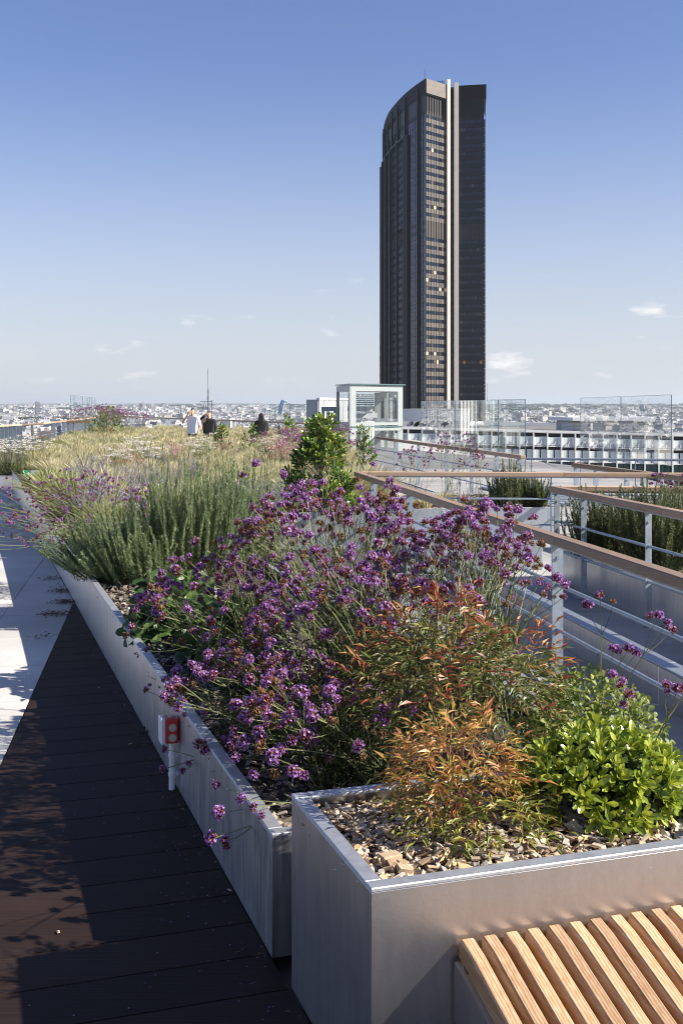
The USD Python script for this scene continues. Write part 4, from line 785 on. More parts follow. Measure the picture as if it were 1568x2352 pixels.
# ---------------------------------------------------------------- plants
def bez(p0, p1, p2, k):
    t = np.linspace(0, 1, k)[None, :, None]; return (1 - t) ** 2 * p0[:, None] + 2 * t * (1 - t) * p1[:, None] + t ** 2 * p2[:, None]
def head_mesh(q, R, n, bloom=0.75):
    """one verbena flower head: calyx tubes in a dome and small five-lobed flowers on most of them (axis +z)"""
    i = np.arange(n) + .5; ph = i * 2.39996 + q.uniform(0, 6); ct = 1 - i / n * 1.12; th = np.arccos(np.clip(ct, -1, 1))
    d = np.stack([np.sin(th) * np.cos(ph), np.sin(th) * np.sin(ph), np.cos(th)], -1); d = norm(d + q.normal(0, .10, d.shape)); r = R * q.uniform(.82, 1.08, n); r = r * (1 - .25 * (th / 1.7) ** 2)
    a = norm(np.cross(d, np.array([.3, .5, .8]))); b = np.cross(d, a); an = np.arange(3) * 2.094
    ring = np.cos(an)[None, :, None] * a[:, None] + np.sin(an)[None, :, None] * b[:, None]
    w = R * .105
    v = np.concatenate([d[:, None] * R * .25 + ring * w * .5 - [0, 0, R * .12], d[:, None] * (r * .86)[:, None, None] + ring * w], 1)
    f = np.array([[0, 1, 4], [0, 4, 3], [1, 2, 5], [1, 5, 4], [2, 0, 3], [2, 3, 5], [3, 4, 5]])
    cal = (v.reshape(-1, 3), (f[None] + (np.arange(n) * 6)[:, None, None]).reshape(-1, 3))
    m = q.random(n) < bloom * np.clip(1.25 - th / 2.2, 0, 1)
    if m.sum() < 7: return cal, None
    dm, am, bm, rm = d[m], a[m], b[m], r[m]; k = len(dm); an5 = q.uniform(0, 6.28, (k, 1)) + np.arange(10)[None] * .6283
    rad5 = np.where(np.arange(10) % 2 == 0, R * .20, R * .105)[None] * q.uniform(.85, 1.25, (k, 1))
    c = dm * (rm * 1.0)[:, None]; tilt = norm(dm + q.normal(0, .35, dm.shape)); am = norm(np.cross(tilt, bm)); bm = np.cross(tilt, am)
    rim = c[:, None] + rad5[..., None] * (np.cos(an5)[..., None] * am[:, None] + np.sin(an5)[..., None] * bm[:, None]) + tilt[:, None] * R * .05
    v = np.concatenate([c[:, None] - tilt[:, None] * R * .03, rim], 1); f = np.array([[0, 1 + j, 1 + (j + 1) % 10] for j in range(10)])
    return cal, (v.reshape(-1, 3), (f[None] + (np.arange(k) * 11)[:, None, None]).reshape(-1, 3))
def orient(z, spin):
    z = z / np.linalg.norm(z); x = np.cross([0.2, 0.9, 0.1], z); x /= np.linalg.norm(x); y = np.cross(z, x); c, s = math.cos(spin), math.sin(spin)
    return np.stack([x * c + y * s, -x * s + y * c, z], 1)
hq = np.random.default_rng(21)
HEADS = [head_mesh(hq, 1.0, 46, .95) for _ in range(4)] + [head_mesh(hq, 1.0, 40, .62) for _ in range(4)] + [head_mesh(hq, 1.0, 34, .15) for _ in range(2)]
FAR_HEADS = [head_mesh(hq, 1.0, 20, .95) for _ in range(3)] + [head_mesh(hq, 1.0, 18, .6) for _ in range(2)]
def verbena(label, base, tips, q, Rh=(.021, .034), bloom=(.38, .40, .22), nleaf=700, leaf_h=.55, spread=.3, far=False, group=None, under=True, name='verbena', fork=.72):
    """tips: (n,3) ends of main stems; each forks into three and carries flower heads. Every head is a part (petals its sub-part)."""
    t = thing(name, label, 'flowering plant', group=group); n = len(tips); base = np.asarray(base, float)
    b0 = base + np.c_[q.normal(0, spread * .35, (n, 2)), np.zeros(n)]
    d = tips - b0; mid = b0 + d * [.38, .38, .62] + q.normal(0, .03, (n, 3)) * [1, 1, .5]
    P = bez(b0, mid, tips, 8); R = np.linspace(.0034, .0019, 8)[None] * q.uniform(.8, 1.2, (n, 1)); st_v, st_f = stems(P, R); SB = MB().add(st_v, st_f)
    ends, dirs = [], []
    tan = norm(tips - P[:, -2])
    ends.append(tips); dirs.append(tan)
    fk = P[:, 5]; side = norm(np.cross(tan, q.normal(size=(n, 3))))
    Lf = np.linalg.norm(tips - fk, axis=1, keepdims=True)
    for sgn in (1, -1):
        keep = q.random(n) < .85; e = fk + (tan * q.uniform(.75, 1.05, (n, 1)) + side * sgn * q.uniform(.3, .62, (n, 1))) * Lf * q.uniform(.7, 1.05, (n, 1)); e[:, 2] += .02
        m = fk + (e - fk) * .5 + side * sgn * Lf * .12
        Pk = bez(fk, m, e, 5)[keep]; SB.add(*stems(Pk, np.linspace(.0019, .0013, 5)[None] * np.ones((len(Pk), 1)))); ends.append(e[keep]); dirs.append(norm(Pk[:, -1] - Pk[:, -2]))
    E, Dr = np.vstack(ends), np.vstack(dirs)
    # a pair of smaller heads below many tips
    k = q.random(len(E)) < .45; off = norm(np.cross(Dr[k], q.normal(size=(k.sum(), 3)))); e2 = E[k] - Dr[k] * .022 + off * .03
    SB.add(*stems(bez(E[k] - Dr[k] * .05, E[k] - Dr[k] * .03 + off * .015, e2, 4), np.full((k.sum(), 4), .0011)))
    small = np.r_[np.zeros(len(E), bool), np.ones(k.sum(), bool)]; E, Dr = np.vstack([E, e2]), np.vstack([Dr, norm(Dr[k] + off)])
    part('stems', SB, VSTEM, t, kind='stuff')
    # leaves in pairs along the stems and a tangle below
    if nleaf:
        i, s = q.integers(0, n, nleaf), q.uniform(.02, .85, nleaf) ** 1.1 * 7; lo = np.floor(s).astype(int); fr = (s - lo)[:, None]
        pos = P[i, lo] * (1 - fr) + P[i, np.minimum(lo + 1, 7)] * fr
        if under: pos = pos + q.normal(0, .05, (nleaf, 3)) * (1 - s / 7)[:, None]
        dl = norm(q.normal(size=(nleaf, 3)) + [0, 0, .5]); Lx = q.uniform(.03, .085, nleaf) * np.clip(1.15 - s / 7, .35, 1)
        part('leaves', leaves(pos, dl, UP + q.normal(0, .4, (nleaf, 3)), Lx, Lx * .17), VLEAF, t, kind='stuff')
    pool = FAR_HEADS if far else HEADS
    pet_mass, cal_mass = MB(), MB()
    for j in range(len(E)):
        if far: hd = pool[int(q.integers(0, len(pool)))]; spent = False
        else:
            c = q.random(); g = 0 if c < bloom[0] else (1 if c < bloom[0] + bloom[1] else 2); hd = HEADS[(int(q.integers(0, 4)), 4 + int(q.integers(0, 4)), 8 + int(q.integers(0, 2)))[g]]; spent = g == 2
        r = q.uniform(*Rh) * (.72 if small[j] else 1.0); z = norm(Dr[j] + [0, 0, .55]); M = orient(z, q.uniform(0, 6.28)) * r * np.array([1, 1, q.uniform(.85, 1.25)])
        cal = (hd[0][0] @ M.T + E[j], hd[0][1])
        if far:
            cal_mass.add(*cal)
            if hd[1] is not None: pet_mass.add(hd[1][0] @ M.T + E[j], hd[1][1])
            continue
        h = part('flower_head', cal, SPENT if spent else CALYX, t)
        if hd[1] is not None: part('petals', (hd[1][0] @ M.T + E[j], hd[1][1]), PETAL, h)
    if far:
        part('flower_heads', cal_mass, CALYX, t, kind='stuff')
        if pet_mass.v: part('petals', pet_mass, PETAL, t, kind='stuff')
    return t
def dome_tips(n, q, center, rs, rt, h0, h1, frame=1, power=.5, flat=.55):
    """tips over a dome: centre (s, t), radii, height at the rim and at the top"""
    r, a = q.random(n) ** power, q.uniform(0, 6.28, n); s, t = center[0] + rs * r * np.cos(a), center[1] + rt * r * np.sin(a)
    h = h0 + (h1 - h0) * (1 - r ** 2.2) ** flat * q.uniform(.72, 1.0, n) + q.normal(0, .02, n)
    return L1a(s, t, h) if frame == 1 else np.c_[s, t, h]
q = np.random.default_rng(5); hs = H2 - .06
verbena('verbena sprawling low over the planter edge above the red junction box', L1(.42, 2.2, hs), dome_tips(30, q, (.16, 1.95), .40, .60, .48, .84), q, nleaf=2600)
verbena('verbena leaning left beside the dark broad leaved plant', L1(.50, 3.1, hs), dome_tips(50, q, (.22, 2.95), .46, .58, .60, 1.14), q, nleaf=2600)
verbena('tallest dense verbena in the middle in front of the white roof box', L1(.88, 2.9, hs), dome_tips(80, q, (.82, 2.9), .62, .60, .95, 1.46), q, nleaf=3000)
verbena('verbena at the right whose heads stand out against the slanting handrail', L1(1.2, 2.1, hs), dome_tips(72, q, (1.28, 2.25), .46, .70, .80, 1.40), q, nleaf=2600)
verbena('verbena with brown seed heads just behind the tall front planter', L1(.5, 1.55, hs), dome_tips(32, q, (.34, 1.5), .42, .42, .48, .84), q, bloom=(.3, .42, .28), nleaf=2600)
verbena('verbena filling the centre behind the red leaved shrub', L1(.85, 2.1, hs), dome_tips(56, q, (.66, 2.1), .50, .50, .78, 1.20), q, nleaf=3400)
# stray stems hanging over the edges
def stray(label, base, tips, **kw): verbena(label, base, np.array(tips), np.random.default_rng(int(abs(base[0]) * 977) + len(tips)), nleaf=10, under=False, spread=.08, **kw)
stray('few verbena stems hanging over the wall in front of the red junction box', L1(.3, 2.3, hs), [L1(-.10, 3.15, .38), L1(-.15, 2.30, .24), L1(-.02, 2.0, .40)], bloom=(.2, .6, .2))
stray('single verbena stem hanging over the near planter corner above the deck', L1(.3, 1.4, hs), [L1(-.16, 1.2, .33), L1(-.03, 1.12, .45)], bloom=(.3, .7, 0))
stray('verbena stem resting on the rear rim of the tall front planter', L1(.35, 1.5, hs), [L1(.04, .88, .64), L1(-.10, 1.35, .36)], bloom=(.6, .4, 0))
stray('arching verbena stems reaching right over the low steel wall', L1(1.45, 1.5, hs), [L1(1.72, 1.25, .96), L1(1.62, 1.6, 1.02), L1(1.60, 1.35, .84)], bloom=(.6, .3, .1))
stray('verbena stems poking out behind the lime green bush', L1(1.4, 1.0, hs), [L1(1.50, .86, .80), L1(1.62, .92, .80), L1(1.25, .84, .84)], bloom=(.4, .5, .1))
stray('tall single verbena stem rising above the big glossy shrub', L1(.8, 3.6, hs), [L1(.62, 3.7, 1.50), L1(.75, 3.6, 1.44), L1(1.25, 3.2, 1.42)], bloom=(.8, .2, 0))

# nandina: upright canes with sprays of narrow leaflets
def spray(q, p, d, n_pair, Lr, Ll, W):
    """a leaf: a thin stalk with pairs of leaflets and one at the end"""
    d = norm(d); side = norm(np.cross(d, UP + q.normal(0, .2, 3))); P, Dd = [], []
    for k in range(n_pair):
        c = p + d * Lr * (.35 + .65 * k / max(1, n_pair)) - UP * Lr * .10 * (k / n_pair) ** 2
        for s in (1, -1): P.append(c); Dd.append(norm(d * .75 + side * s * q.uniform(.7, 1.1) + q.normal(0, .18, 3) - UP * .15))
    P.append(p + d * Lr - UP * Lr * .1); Dd.append(norm(d - UP * .2)); k = len(P)
    Ls = Ll * q.uniform(.7, 1.15, k)
    lv = leaves(P, Dd, UP + q.normal(0, .25, (k, 3)), Ls, Ls * W)
    stv = tubem([p, p + d * Lr * .5, p + d * Lr - UP * Lr * .1], .0011, 3)
    return lv, stv
def nandina(label, base, canes, q, n_red, n_in, rad, h0, h1, red=NRED, green=NGRN, Ll=.058, name='nandina', inner=(.5, 1.0), tipz=.6):
    t = thing(name, label, 'shrub'); base = np.asarray(base, float); n = canes; a = q.uniform(0, 6.28, n); r = rad * np.sqrt(q.random(n)) * .75
    tips = base + np.c_[r * np.cos(a), r * np.sin(a), (h1 - h0) * q.uniform(.55, .92, n) * (1 - .45 * (r / rad) ** 2)]; b0 = base + np.c_[q.normal(0, .04, (n, 2)), np.zeros(n)]
    P = bez(b0, b0 + (tips - b0) * [.2, .2, .6], tips, 6); S = MB().add(*stems(P, np.linspace(.0042, .002, 6)[None] * np.ones((n, 1))))
    red_list = []
    for k in range(n_red):
        a_, rr = q.uniform(0, 6.28), rad * np.sqrt(q.random()); z = h1 - (h1 - h0) * (.42 * (rr / rad) ** 2 + .16 * q.random())
        p = np.array([base[0] + rr * math.cos(a_), base[1] + rr * math.sin(a_), z - .05]); d = norm(np.array([math.cos(a_) * rr / rad, math.sin(a_) * rr / rad, tipz + q.normal(0, .25)]) + q.normal(0, .2, 3))
        lv, sv = spray(q, p, d, int(q.integers(1, 4)), q.uniform(.06, .12), Ll, .26); part('leaf_spray', lv, red, t); S.add(*sv)
    IN = MB()
    for k in range(n_in):
        d = rdir(1, q)[0]; d[2] = abs(d[2]) * .9 - .18; rr = q.uniform(*inner) ** .6; c = np.array([base[0], base[1], h0 + (h1 - h0) * .38]); p = c + d * rr * [rad, rad, (h1 - h0) * .56]
        dd = norm(d * [1, 1, .35] + q.normal(0, .35, 3)); lv, sv = spray(q, p, dd, int(q.integers(2, 5)), q.uniform(.06, .13), Ll * .85, .20); IN.add(*lv)
        if k % 2: S.add(*sv)
    part('canes', S, NSTEM, t, kind='stuff'); part('leaves', IN, green, t, kind='stuff'); return t
q = np.random.default_rng(8)
nandina('large heavenly bamboo with red top leaves and olive green sides', L1(.88, 1.45, hs), 16, q, 85, 480, .43, .40, 1.15, Ll=.064)
nandina('small orange heavenly bamboo growing from the wood chips in the front planter', L1(.44, .46, H1 - .06), 11, q, 34, 110, .165, .58, .94, red=NORG, green=NORG, Ll=.050)
low = np.random.default_rng(18)
nandina('low yellow green foot of leaves round the small orange bamboo', L1(.46, .38, H1 - .06), 8, low, 34, 70, .19, .57, .74, red=NYEL, green=NYEL, Ll=.056, tipz=.15)

# lime green bush of leaf rosettes
def rosettes(t, q, center, rad, n, Ll, mat, T=OBOV, nl=(8, 11), W=.34, zmin=-.25, single=True, nm='leaf_rosette', open_=.75):
    mass = MB(); i = np.arange(n) + .5; ct = 1 - i / n * (1 - zmin); th = np.arccos(ct); ph = i * 2.39996
    for k in range(n):
        d = np.array([math.sin(th[k]) * math.cos(ph[k]), math.sin(th[k]) * math.sin(ph[k]), math.cos(th[k])]); d = norm(d + q.normal(0, .12, 3)); sc = q.uniform(.80, 1.06)
        bump_ = .68 + .50 * meshkit.noise((d * 3.1 + 5)[None], 4)[0]
        p = center + d * rad * sc * bump_; ax = norm(d + UP * .35 + q.normal(0, .15, 3)); m = int(q.integers(*nl)); an = np.arange(m) * 2.39996 + q.uniform(0, 6)
        a = norm(np.cross(ax, [.3, .8, .2])); b = np.cross(ax, a); el = np.linspace(.2, 1.25, m) * open_
        dl = np.cos(el)[:, None] * ax + np.sin(el)[:, None] * (np.cos(an)[:, None] * a + np.sin(an)[:, None] * b); Ls = Ll * np.linspace(.65, 1.1, m) * q.uniform(.8, 1.15, m)
        lv = leaves(np.repeat(p[None], m, 0), dl, np.repeat(ax[None], m, 0), Ls, Ls * W, T)
        if single: part(nm, lv, mat, t)
        else: mass.add(*lv)
    if not single: part('leaves', mass, mat, t, kind='stuff')
q = np.random.default_rng(12)
bush = thing('lime_bush', 'glossy lime green bush of leaf rosettes at the right of the front planter', 'bush'); bc = L1(.93, .43, .665)
rosettes(bush, q, bc, np.array([.265, .24, .145]), 250, .054, PITT, zmin=-.45)
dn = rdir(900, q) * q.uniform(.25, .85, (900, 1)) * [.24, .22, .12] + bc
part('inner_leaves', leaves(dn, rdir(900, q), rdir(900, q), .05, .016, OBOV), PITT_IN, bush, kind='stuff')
for k in range(6):
    a = k * 1.05; part('branch', tubem([L1(.93, .43, H1 - .07), bc + np.array([math.cos(a) * .06, math.sin(a) * .06, -.05]), bc + np.array([math.cos(a) * .15, math.sin(a) * .15, .06])], [.006, .004, .002], 5), TWIG, bush)
# ground cover between the verbena and the lime bush, and dark broad leaves in the planter
def leafy(label, center, rad, n, L, W, mat, q, name, T=LANCE, cat='plant', shell=.35):
    t = thing(name, label, cat); d = rdir(n, q); d[:, 2] = np.abs(d[:, 2]); c = np.asarray(center) + d * q.uniform(shell, 1, (n, 1)) ** .5 * np.asarray(rad); o = norm(d * .7 + q.normal(0, .6, (n, 3)) + [0, 0, .1])
    big = 60; part('leaves', leaves(c[big:], o[big:], norm(d[big:] + UP * .6), L * q.uniform(.6, 1.2, n - big), W * q.uniform(.7, 1.2, n - big), T), mat, t, kind='stuff')
    for i in range(big): part('leaf', leaves(c[i:i+1] + d[i:i+1] * .02, o[i:i+1], norm(d[i:i+1] + UP * .6), L * 1.15, W * 1.15, T), mat, t)
    S = MB()
    for i in range(14): S.add(*tubem([np.asarray(center) - [0, 0, .02], c[i] * .5 + np.asarray(center) * .5 + [0, 0, .05], c[i]], [.004, .003, .001], 4))
    part('stems', S, VSTEM, t, kind='stuff'); return t
q = np.random.default_rng(15)
leafy('yellow green ground cover spilling toward the low steel wall', L1(1.42, 1.35, hs), (.34, .42, .42), 2600, .032, .022, SPURGE, q, 'ground_cover', OBOV)
leafy('dark broad leaved plant beside the rosemary at the planter edge', L1(.34, 4.75, hs), (.30, .55, .36), 620, .10, .085, BROAD, q, 'broad_leaf_plant', OBOV)
leafy('second broad leaved plant under the left side of the verbena', L1(.52, 3.75, hs), (.28, .45, .38), 520, .10, .08, BROAD, q, 'broad_leaf_plant', OBOV)

# rosemary: upright twigs densely set with needles
def rosemary(label, base, n, rad, h, q, lean=(0, 0), needles=110, NL=.024, mat=ROSE, up=.75, group=None, width=.0030, cluster=None):
    t = thing('rosemary', label, 'shrub', group=group); base = np.asarray(base, float); rad = np.broadcast_to(rad, 2)
    a, r = q.uniform(0, 6.28, n), np.sqrt(q.random(n)); b0 = base + np.c_[r * np.cos(a) * rad[0] * .6, r * np.sin(a) * rad[1] * .6, np.zeros(n)]
    hh = h * q.uniform(.58, 1.0, n) * (1 - .30 * r ** 2); tips = base + np.c_[r * np.cos(a) * rad[0] + lean[0] * q.uniform(.3, 1, n), r * np.sin(a) * rad[1] + lean[1] * q.uniform(.3, 1, n), hh]
    P = bez(b0, b0 + (tips - b0) * [.6, .6, .45] + np.c_[q.normal(0, .06 * h, (n, 2)), np.zeros(n)], tips, 7); part('twigs', stems(P, np.linspace(.0032, .0010, 7)[None] * np.ones((n, 1))), TWIG, t, kind='stuff')
    N = n * needles; i = np.repeat(np.arange(n), needles); s = (q.uniform(.12, 1, N) ** .8) * 5.999; lo = s.astype(int); fr = (s - lo)[:, None]; pos = P[i, lo] * (1 - fr) + P[i, lo + 1] * fr; tan = norm(P[i, lo + 1] - P[i, lo])
    sd = norm(np.cross(tan, q.normal(size=(N, 3)))); d = norm(tan * (up + .5 * q.normal(size=(N, 1))) + sd); Ls = NL * q.uniform(.6, 1.2, N) * (1 - .35 * (s / 6) ** 4)
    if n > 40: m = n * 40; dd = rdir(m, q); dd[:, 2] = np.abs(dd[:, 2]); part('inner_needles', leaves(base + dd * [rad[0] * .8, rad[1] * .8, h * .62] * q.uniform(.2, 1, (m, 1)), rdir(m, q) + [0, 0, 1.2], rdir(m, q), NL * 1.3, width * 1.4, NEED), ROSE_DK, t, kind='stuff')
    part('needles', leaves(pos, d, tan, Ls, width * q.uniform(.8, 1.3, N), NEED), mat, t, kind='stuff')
    return t
q = np.random.default_rng(31)
rosemary('tall upright rosemary rising behind the verbena at left', D(450, 1330, 9.9) * [1, 1, 0] + [0, 0, .34], 150, (.54, .45), 1.30, q, needles=480, NL=.031, width=.0078)
rosemary('right half of the tall rosemary next to the big glossy shrub', D(545, 1330, 10.6) * [1, 1, 0] + [0, 0, .34], 85, (.40, .4), 1.18, q, needles=480, NL=.031, width=.0078)
rosemary('low rosemary leaning out over the planter wall at left', D(205, 1320, 9.9) * [1, 1, 0] + [.22, 0, .36], 110, (.46, .5), .56, q, lean=(-.30, -.2), needles=380, NL=.031, width=.0078)
rosemary('rosemary clump linking the low and the tall rosemary', D(330, 1330, 9.6) * [1, 1, 0] + [0, 0, .34], 110, (.44, .4), .74, q, lean=(-.1, -.1), needles=380, NL=.031, width=.0078)
verbena('wide verbena spraying out over the path at the left picture edge', D(190, 1250, 11.2) * [1, 1, 0] + [.35, .2, .34], np.vstack([dome_tips(64, q, (D(200, 0, 11.2)[0] - .15, 11.2), 1.05, .55, .58, 1.22, frame=2), dome_tips(26, q, (D(40, 0, 10.6)[0] + .15, 10.7), .45, .5, .45, .8, frame=2)]), q, Rh=(.019, .027), nleaf=900, far=False)
# big glossy shrub in its grey box, and smaller ones in the meadow
def glossy(label, base, rad, h, n, q, Ll=.07, group=None, cat='shrub'):
    t = thing('glossy_shrub', label, cat, group=group); base = np.asarray(base, float); part('trunk', MB().tube([base, base + [0, 0, h * .5], base + [.03, 0, h * .85]], [.022, .016, .008], 6), TWIG, t)
    mass, br = MB(), MB()
    for k in range(n):
        z = q.random(); a = q.uniform(0, 6.28); rr = rad * (1.0 - .62 * z) * np.sqrt(q.uniform(.25, 1)) * (.75 + .5 * meshkit.noise(np.array([[a * .8, z * 4, 1.]]), 7)[0]); p = base + [rr * math.cos(a), rr * math.sin(a), h * (.10 + .86 * z)]
        ax = norm(np.array([math.cos(a) * .7, math.sin(a) * .7, .9]) + q.normal(0, .25, 3)); m = int(q.integers(7, 12)); an = np.arange(m) * 2.39996; aa = norm(np.cross(ax, [.3, .8, .2])); bb = np.cross(ax, aa); el = np.linspace(.15, 1.25, m); off = np.linspace(0, -.09, m)[:, None] * ax
        dl = np.cos(el)[:, None] * ax + np.sin(el)[:, None] * (np.cos(an)[:, None] * aa + np.sin(an)[:, None] * bb); Ls = Ll * q.uniform(.7, 1.15, m); mass.add(*leaves(p + off, dl, np.repeat(ax[None], m, 0), Ls, Ls * .38, OBOV))
        br.add(*tubem([base + [0, 0, h * (.05 + .6 * z)], (base + [0, 0, h * (.1 + .7 * z)] + p) / 2, p], [.006, .004, .0025], 3))
    part('branches', br, TWIG, t, kind='stuff'); part('leaves', mass, ARBU, t, kind='stuff'); return t
q = np.random.default_rng(41)
gb = D(735, 1180, 15.6); glossy('big glossy green shrub in the grey planter box at the centre', [gb[0], 15.6, .37], .54, 1.36, 160, q, Ll=.122)
glossy('lower left side shoot of the big glossy shrub', [gb[0] - .34, 15.4, .37], .26, .62, 34, q, Ll=.10); glossy('low right side shoot of the big glossy shrub', [gb[0] + .30, 15.5, .37], .26, .66, 34, q, Ll=.10)
glossy('upright small shrub right in front of the glass lift box', [D(835, 0, 24)[0], 24, .4], .30, 1.02, 40, q, Ll=.10)
glossy('young glossy shrub in front of the person in black', [D(509, 0, 30)[0], 30, .4], .30, .95, 34, q, Ll=.12)
glossy('young glossy shrub left of the long haired woman', [D(577, 0, 31)[0], 31, .4], .32, 1.0, 30, q, Ll=.12)
glossy('young shrub with yellow tips right of the long haired woman', [D(660, 0, 34)[0], 34, .4], .42, 1.25, 36, q, Ll=.12)
glossy('dark shrub at the far left railing among verbena', [D(245, 0, 48)[0], 48, .4], .9, 1.4, 80, q, Ll=.16)

# ---------------------------------------------------------------- the meadow bed
bed = thing('planting_bed', 'raised bed of soil under the grass meadow', kind='structure')
lft = [L1(-.01, t)[:2] for t in (11.45, 24.6)]
bpoly = np.array([lft[0], [.30, 16.6], [.35, 24.0], [.2, 44.0], [.2, 62.0], [-14.5, 66.0], [-11.5, 40.0], [-10.5, 30.5], [-7.0, 29.5], lft[1]])
bpoly = bpoly if shapely.Polygon(bpoly).exterior.is_ccw else bpoly[::-1]
part('soil', MB().add(*prism(bpoly, -.05, .33)), SOIL, bed)
part('edging', MB().bar([*lft[0], .2], [*lft[1], .2], .02, .42), GALV, bed)
def tussock(q, n, h, spread, bend, w=.004, plume=False):
    a = q.uniform(0, 6.28, n); r = np.sqrt(q.random(n)); hh = h * q.uniform(.55, 1.05, n); d = np.stack([np.cos(a), np.sin(a), 0 * a], -1)
    p0 = d * (r * .06)[:, None]; p2 = d * (spread * r * q.uniform(.5, 1.1, n))[:, None] + np.array([bend[0], bend[1], 0]) * q.uniform(.3, 1, (n, 1)) + np.c_[np.zeros((n, 2)), hh * (1 - .2 * r)]
    p1 = p0 * .6 + p2 * .4 + [0, 0, h * .3]; P = bez(p0, p1, p2, 5); side = norm(np.cross(P[:, -1] - P[:, 0], q.normal(size=(n, 3))))
    ww = np.array([1, 1, .9, .6, .0])[None, :, None] * w * side[:, None]
    if plume: ww = np.array([.6, .5, .5, 1.3, .2])[None, :, None] * w * side[:, None]
    v = np.concatenate([P - ww, P + ww], 1); f = []
    for k in range(4): f += [[k, k + 1, k + 6], [k, k + 6, k + 5]]
    return v.reshape(-1, 3), (np.array(f)[None] + (np.arange(n) * 10)[:, None, None]).reshape(-1, 3)
q = np.random.default_rng(51); wind = (.16, -.03)
GP = [[('blades', tussock(q, 300, .55, .34, (.10, -.05), .0034), GRASS)], [('blades', tussock(q, 280, .62, .28, (.10, .0), .0036, True), GRASS)], [('blades', tussock(q, 260, .48, .32, (.08, -.06), .0045), GRASS_G)], [('blades', tussock(q, 240, .66, .44, (-.1, -.10), .0038, True), GRASS)]]
bp = shapely.Polygon(bpoly).buffer(-.1); pts, ids = [], []
while len(pts) < 1700:
    y = 12.5 + (q.random() ** 1.15) * 47; x = q.uniform(-14, .4)
    if not bp.contains(shapely.Point(x, y)): continue
    if y < 16.3 and x > -1.1: continue
    if CX + x / y * FPX < 62 + (y - 24) * 4.2 and y > 24: continue
    if 14.5 < y <= 25.5 and CX + x / y * FPX < 112: continue
    nz = meshkit.noise(np.array([[x * .4, y * .22, 0.5]]), 12)[0]
    green = nz < .36 or (y < 22 and q.random() < .4) or q.random() < .12
    pts.append((x, y, .31)); ids.append(2 if green else int(q.choice([0, 1, 3], p=[.45, .4, .15])))
pts = np.array(pts)
instancer('meadow_grass', GP, pts, ids, q.normal(0, 1.3, len(pts)), q.uniform(.62, 1.05, len(pts))[:, None] * np.array([1.25, 1.25, .92]) * np.where(pts[:, 1:2] > 30, [1.25, 1.25, 1.0], 1), kind='stuff', label='blond and green feather grass meadow waving across the roof bed', cat='grass')
ft = thing('grass_tussock', 'bright blond feather grass tussock right of the big glossy shrub', 'grass tussock'); fy = 17.5
for u, hh, sp_ in ((815, .72, .45), (852, .74, .5), (878, .6, .42)):
    v, f = tussock(q, 420, hh, sp_, (.05, -.1), .0036, True); part('blades', (v + [D(u, 0, fy)[0], fy + (u % 5) * .12, .3], f), GRASS, ft, kind='stuff')
for k, (u, y, hh, lab) in enumerate([(175, 14.5, .78, 'arching pale grass tussock behind the left verbena'), (250, 15.5, .8, 'arching pale grass tussock in front of the low bench'), (120, 16.5, .66, 'grass tussock drooping over the path edge at left')]):
    t = thing('grass_tussock', lab, 'grass tussock'); v, f = tussock(q, 460, hh, .62, (-.10, -.10), .0045, k % 2 == 0); part('blades', (v + [D(u, 0, y)[0], y, .33], f), GRASS_G if k != 1 else GRASS, t, kind='stuff')
# flowering clumps: flat white umbels, pink wands, lavender spikes
ORD = 'leftmost second third fourth fifth sixth seventh eighth ninth tenth eleventh twelfth thirteenth fourteenth fifteenth sixteenth'.split()
def clump(name, label, cat, group, make, spots, labels=None):
    src = None
    rank = np.argsort(np.argsort([p[0] / p[1] for p in spots])); labels = [f'{label}, {ORD[r]} from the left' if r else f'{label}, the leftmost one' for r in rank]
    for i, (x, y, z, s) in enumerate(spots):
        if src is None: src = thing(name, labels[0] if labels else label, cat, (x, y, z), 0, group, None, (s, s, s)); make(src)
        else: copy_of(src, (x, y, z), q.uniform(0, 6), (labels[i] if labels else None), (s, s, s))
def mk_yarrow(t, n=26, mat=YARROW):
    a, r = q.uniform(0, 6.28, n), np.sqrt(q.random(n)) * .34; tip = np.c_[r * np.cos(a), r * np.sin(a), q.uniform(.55, .78, n)]; b0 = tip * [.3, .3, 0]
    part('stems', stems(bez(b0, tip * [.4, .4, .5], tip, 4), np.full((n, 4), .003)), VSTEM, t, kind='stuff'); pos, dr = [], []
    for p in tip: m = 26; aa, rr = q.uniform(0, 6.28, m), np.sqrt(q.random(m)) * q.uniform(.035, .06); pos.append(p + np.c_[rr * np.cos(aa), rr * np.sin(aa), q.normal(0, .005, m) - rr * .2])
    pos = np.vstack(pos); part('flowers', leaves(pos, norm(q.normal(size=pos.shape) * [1, 1, .25]), UP + q.normal(0, .2, pos.shape), .022, .022, LANCE), mat, t, kind='stuff')
    m = 420; d = rdir(m, q); d[:, 2] = np.abs(d[:, 2]); part('leaves', leaves(d * [.34, .34, .34] * q.uniform(.2, 1, (m, 1)), rdir(m, q) + [0, 0, .6], UP + 0 * d, .07, .012), VLEAF, t, kind='stuff')
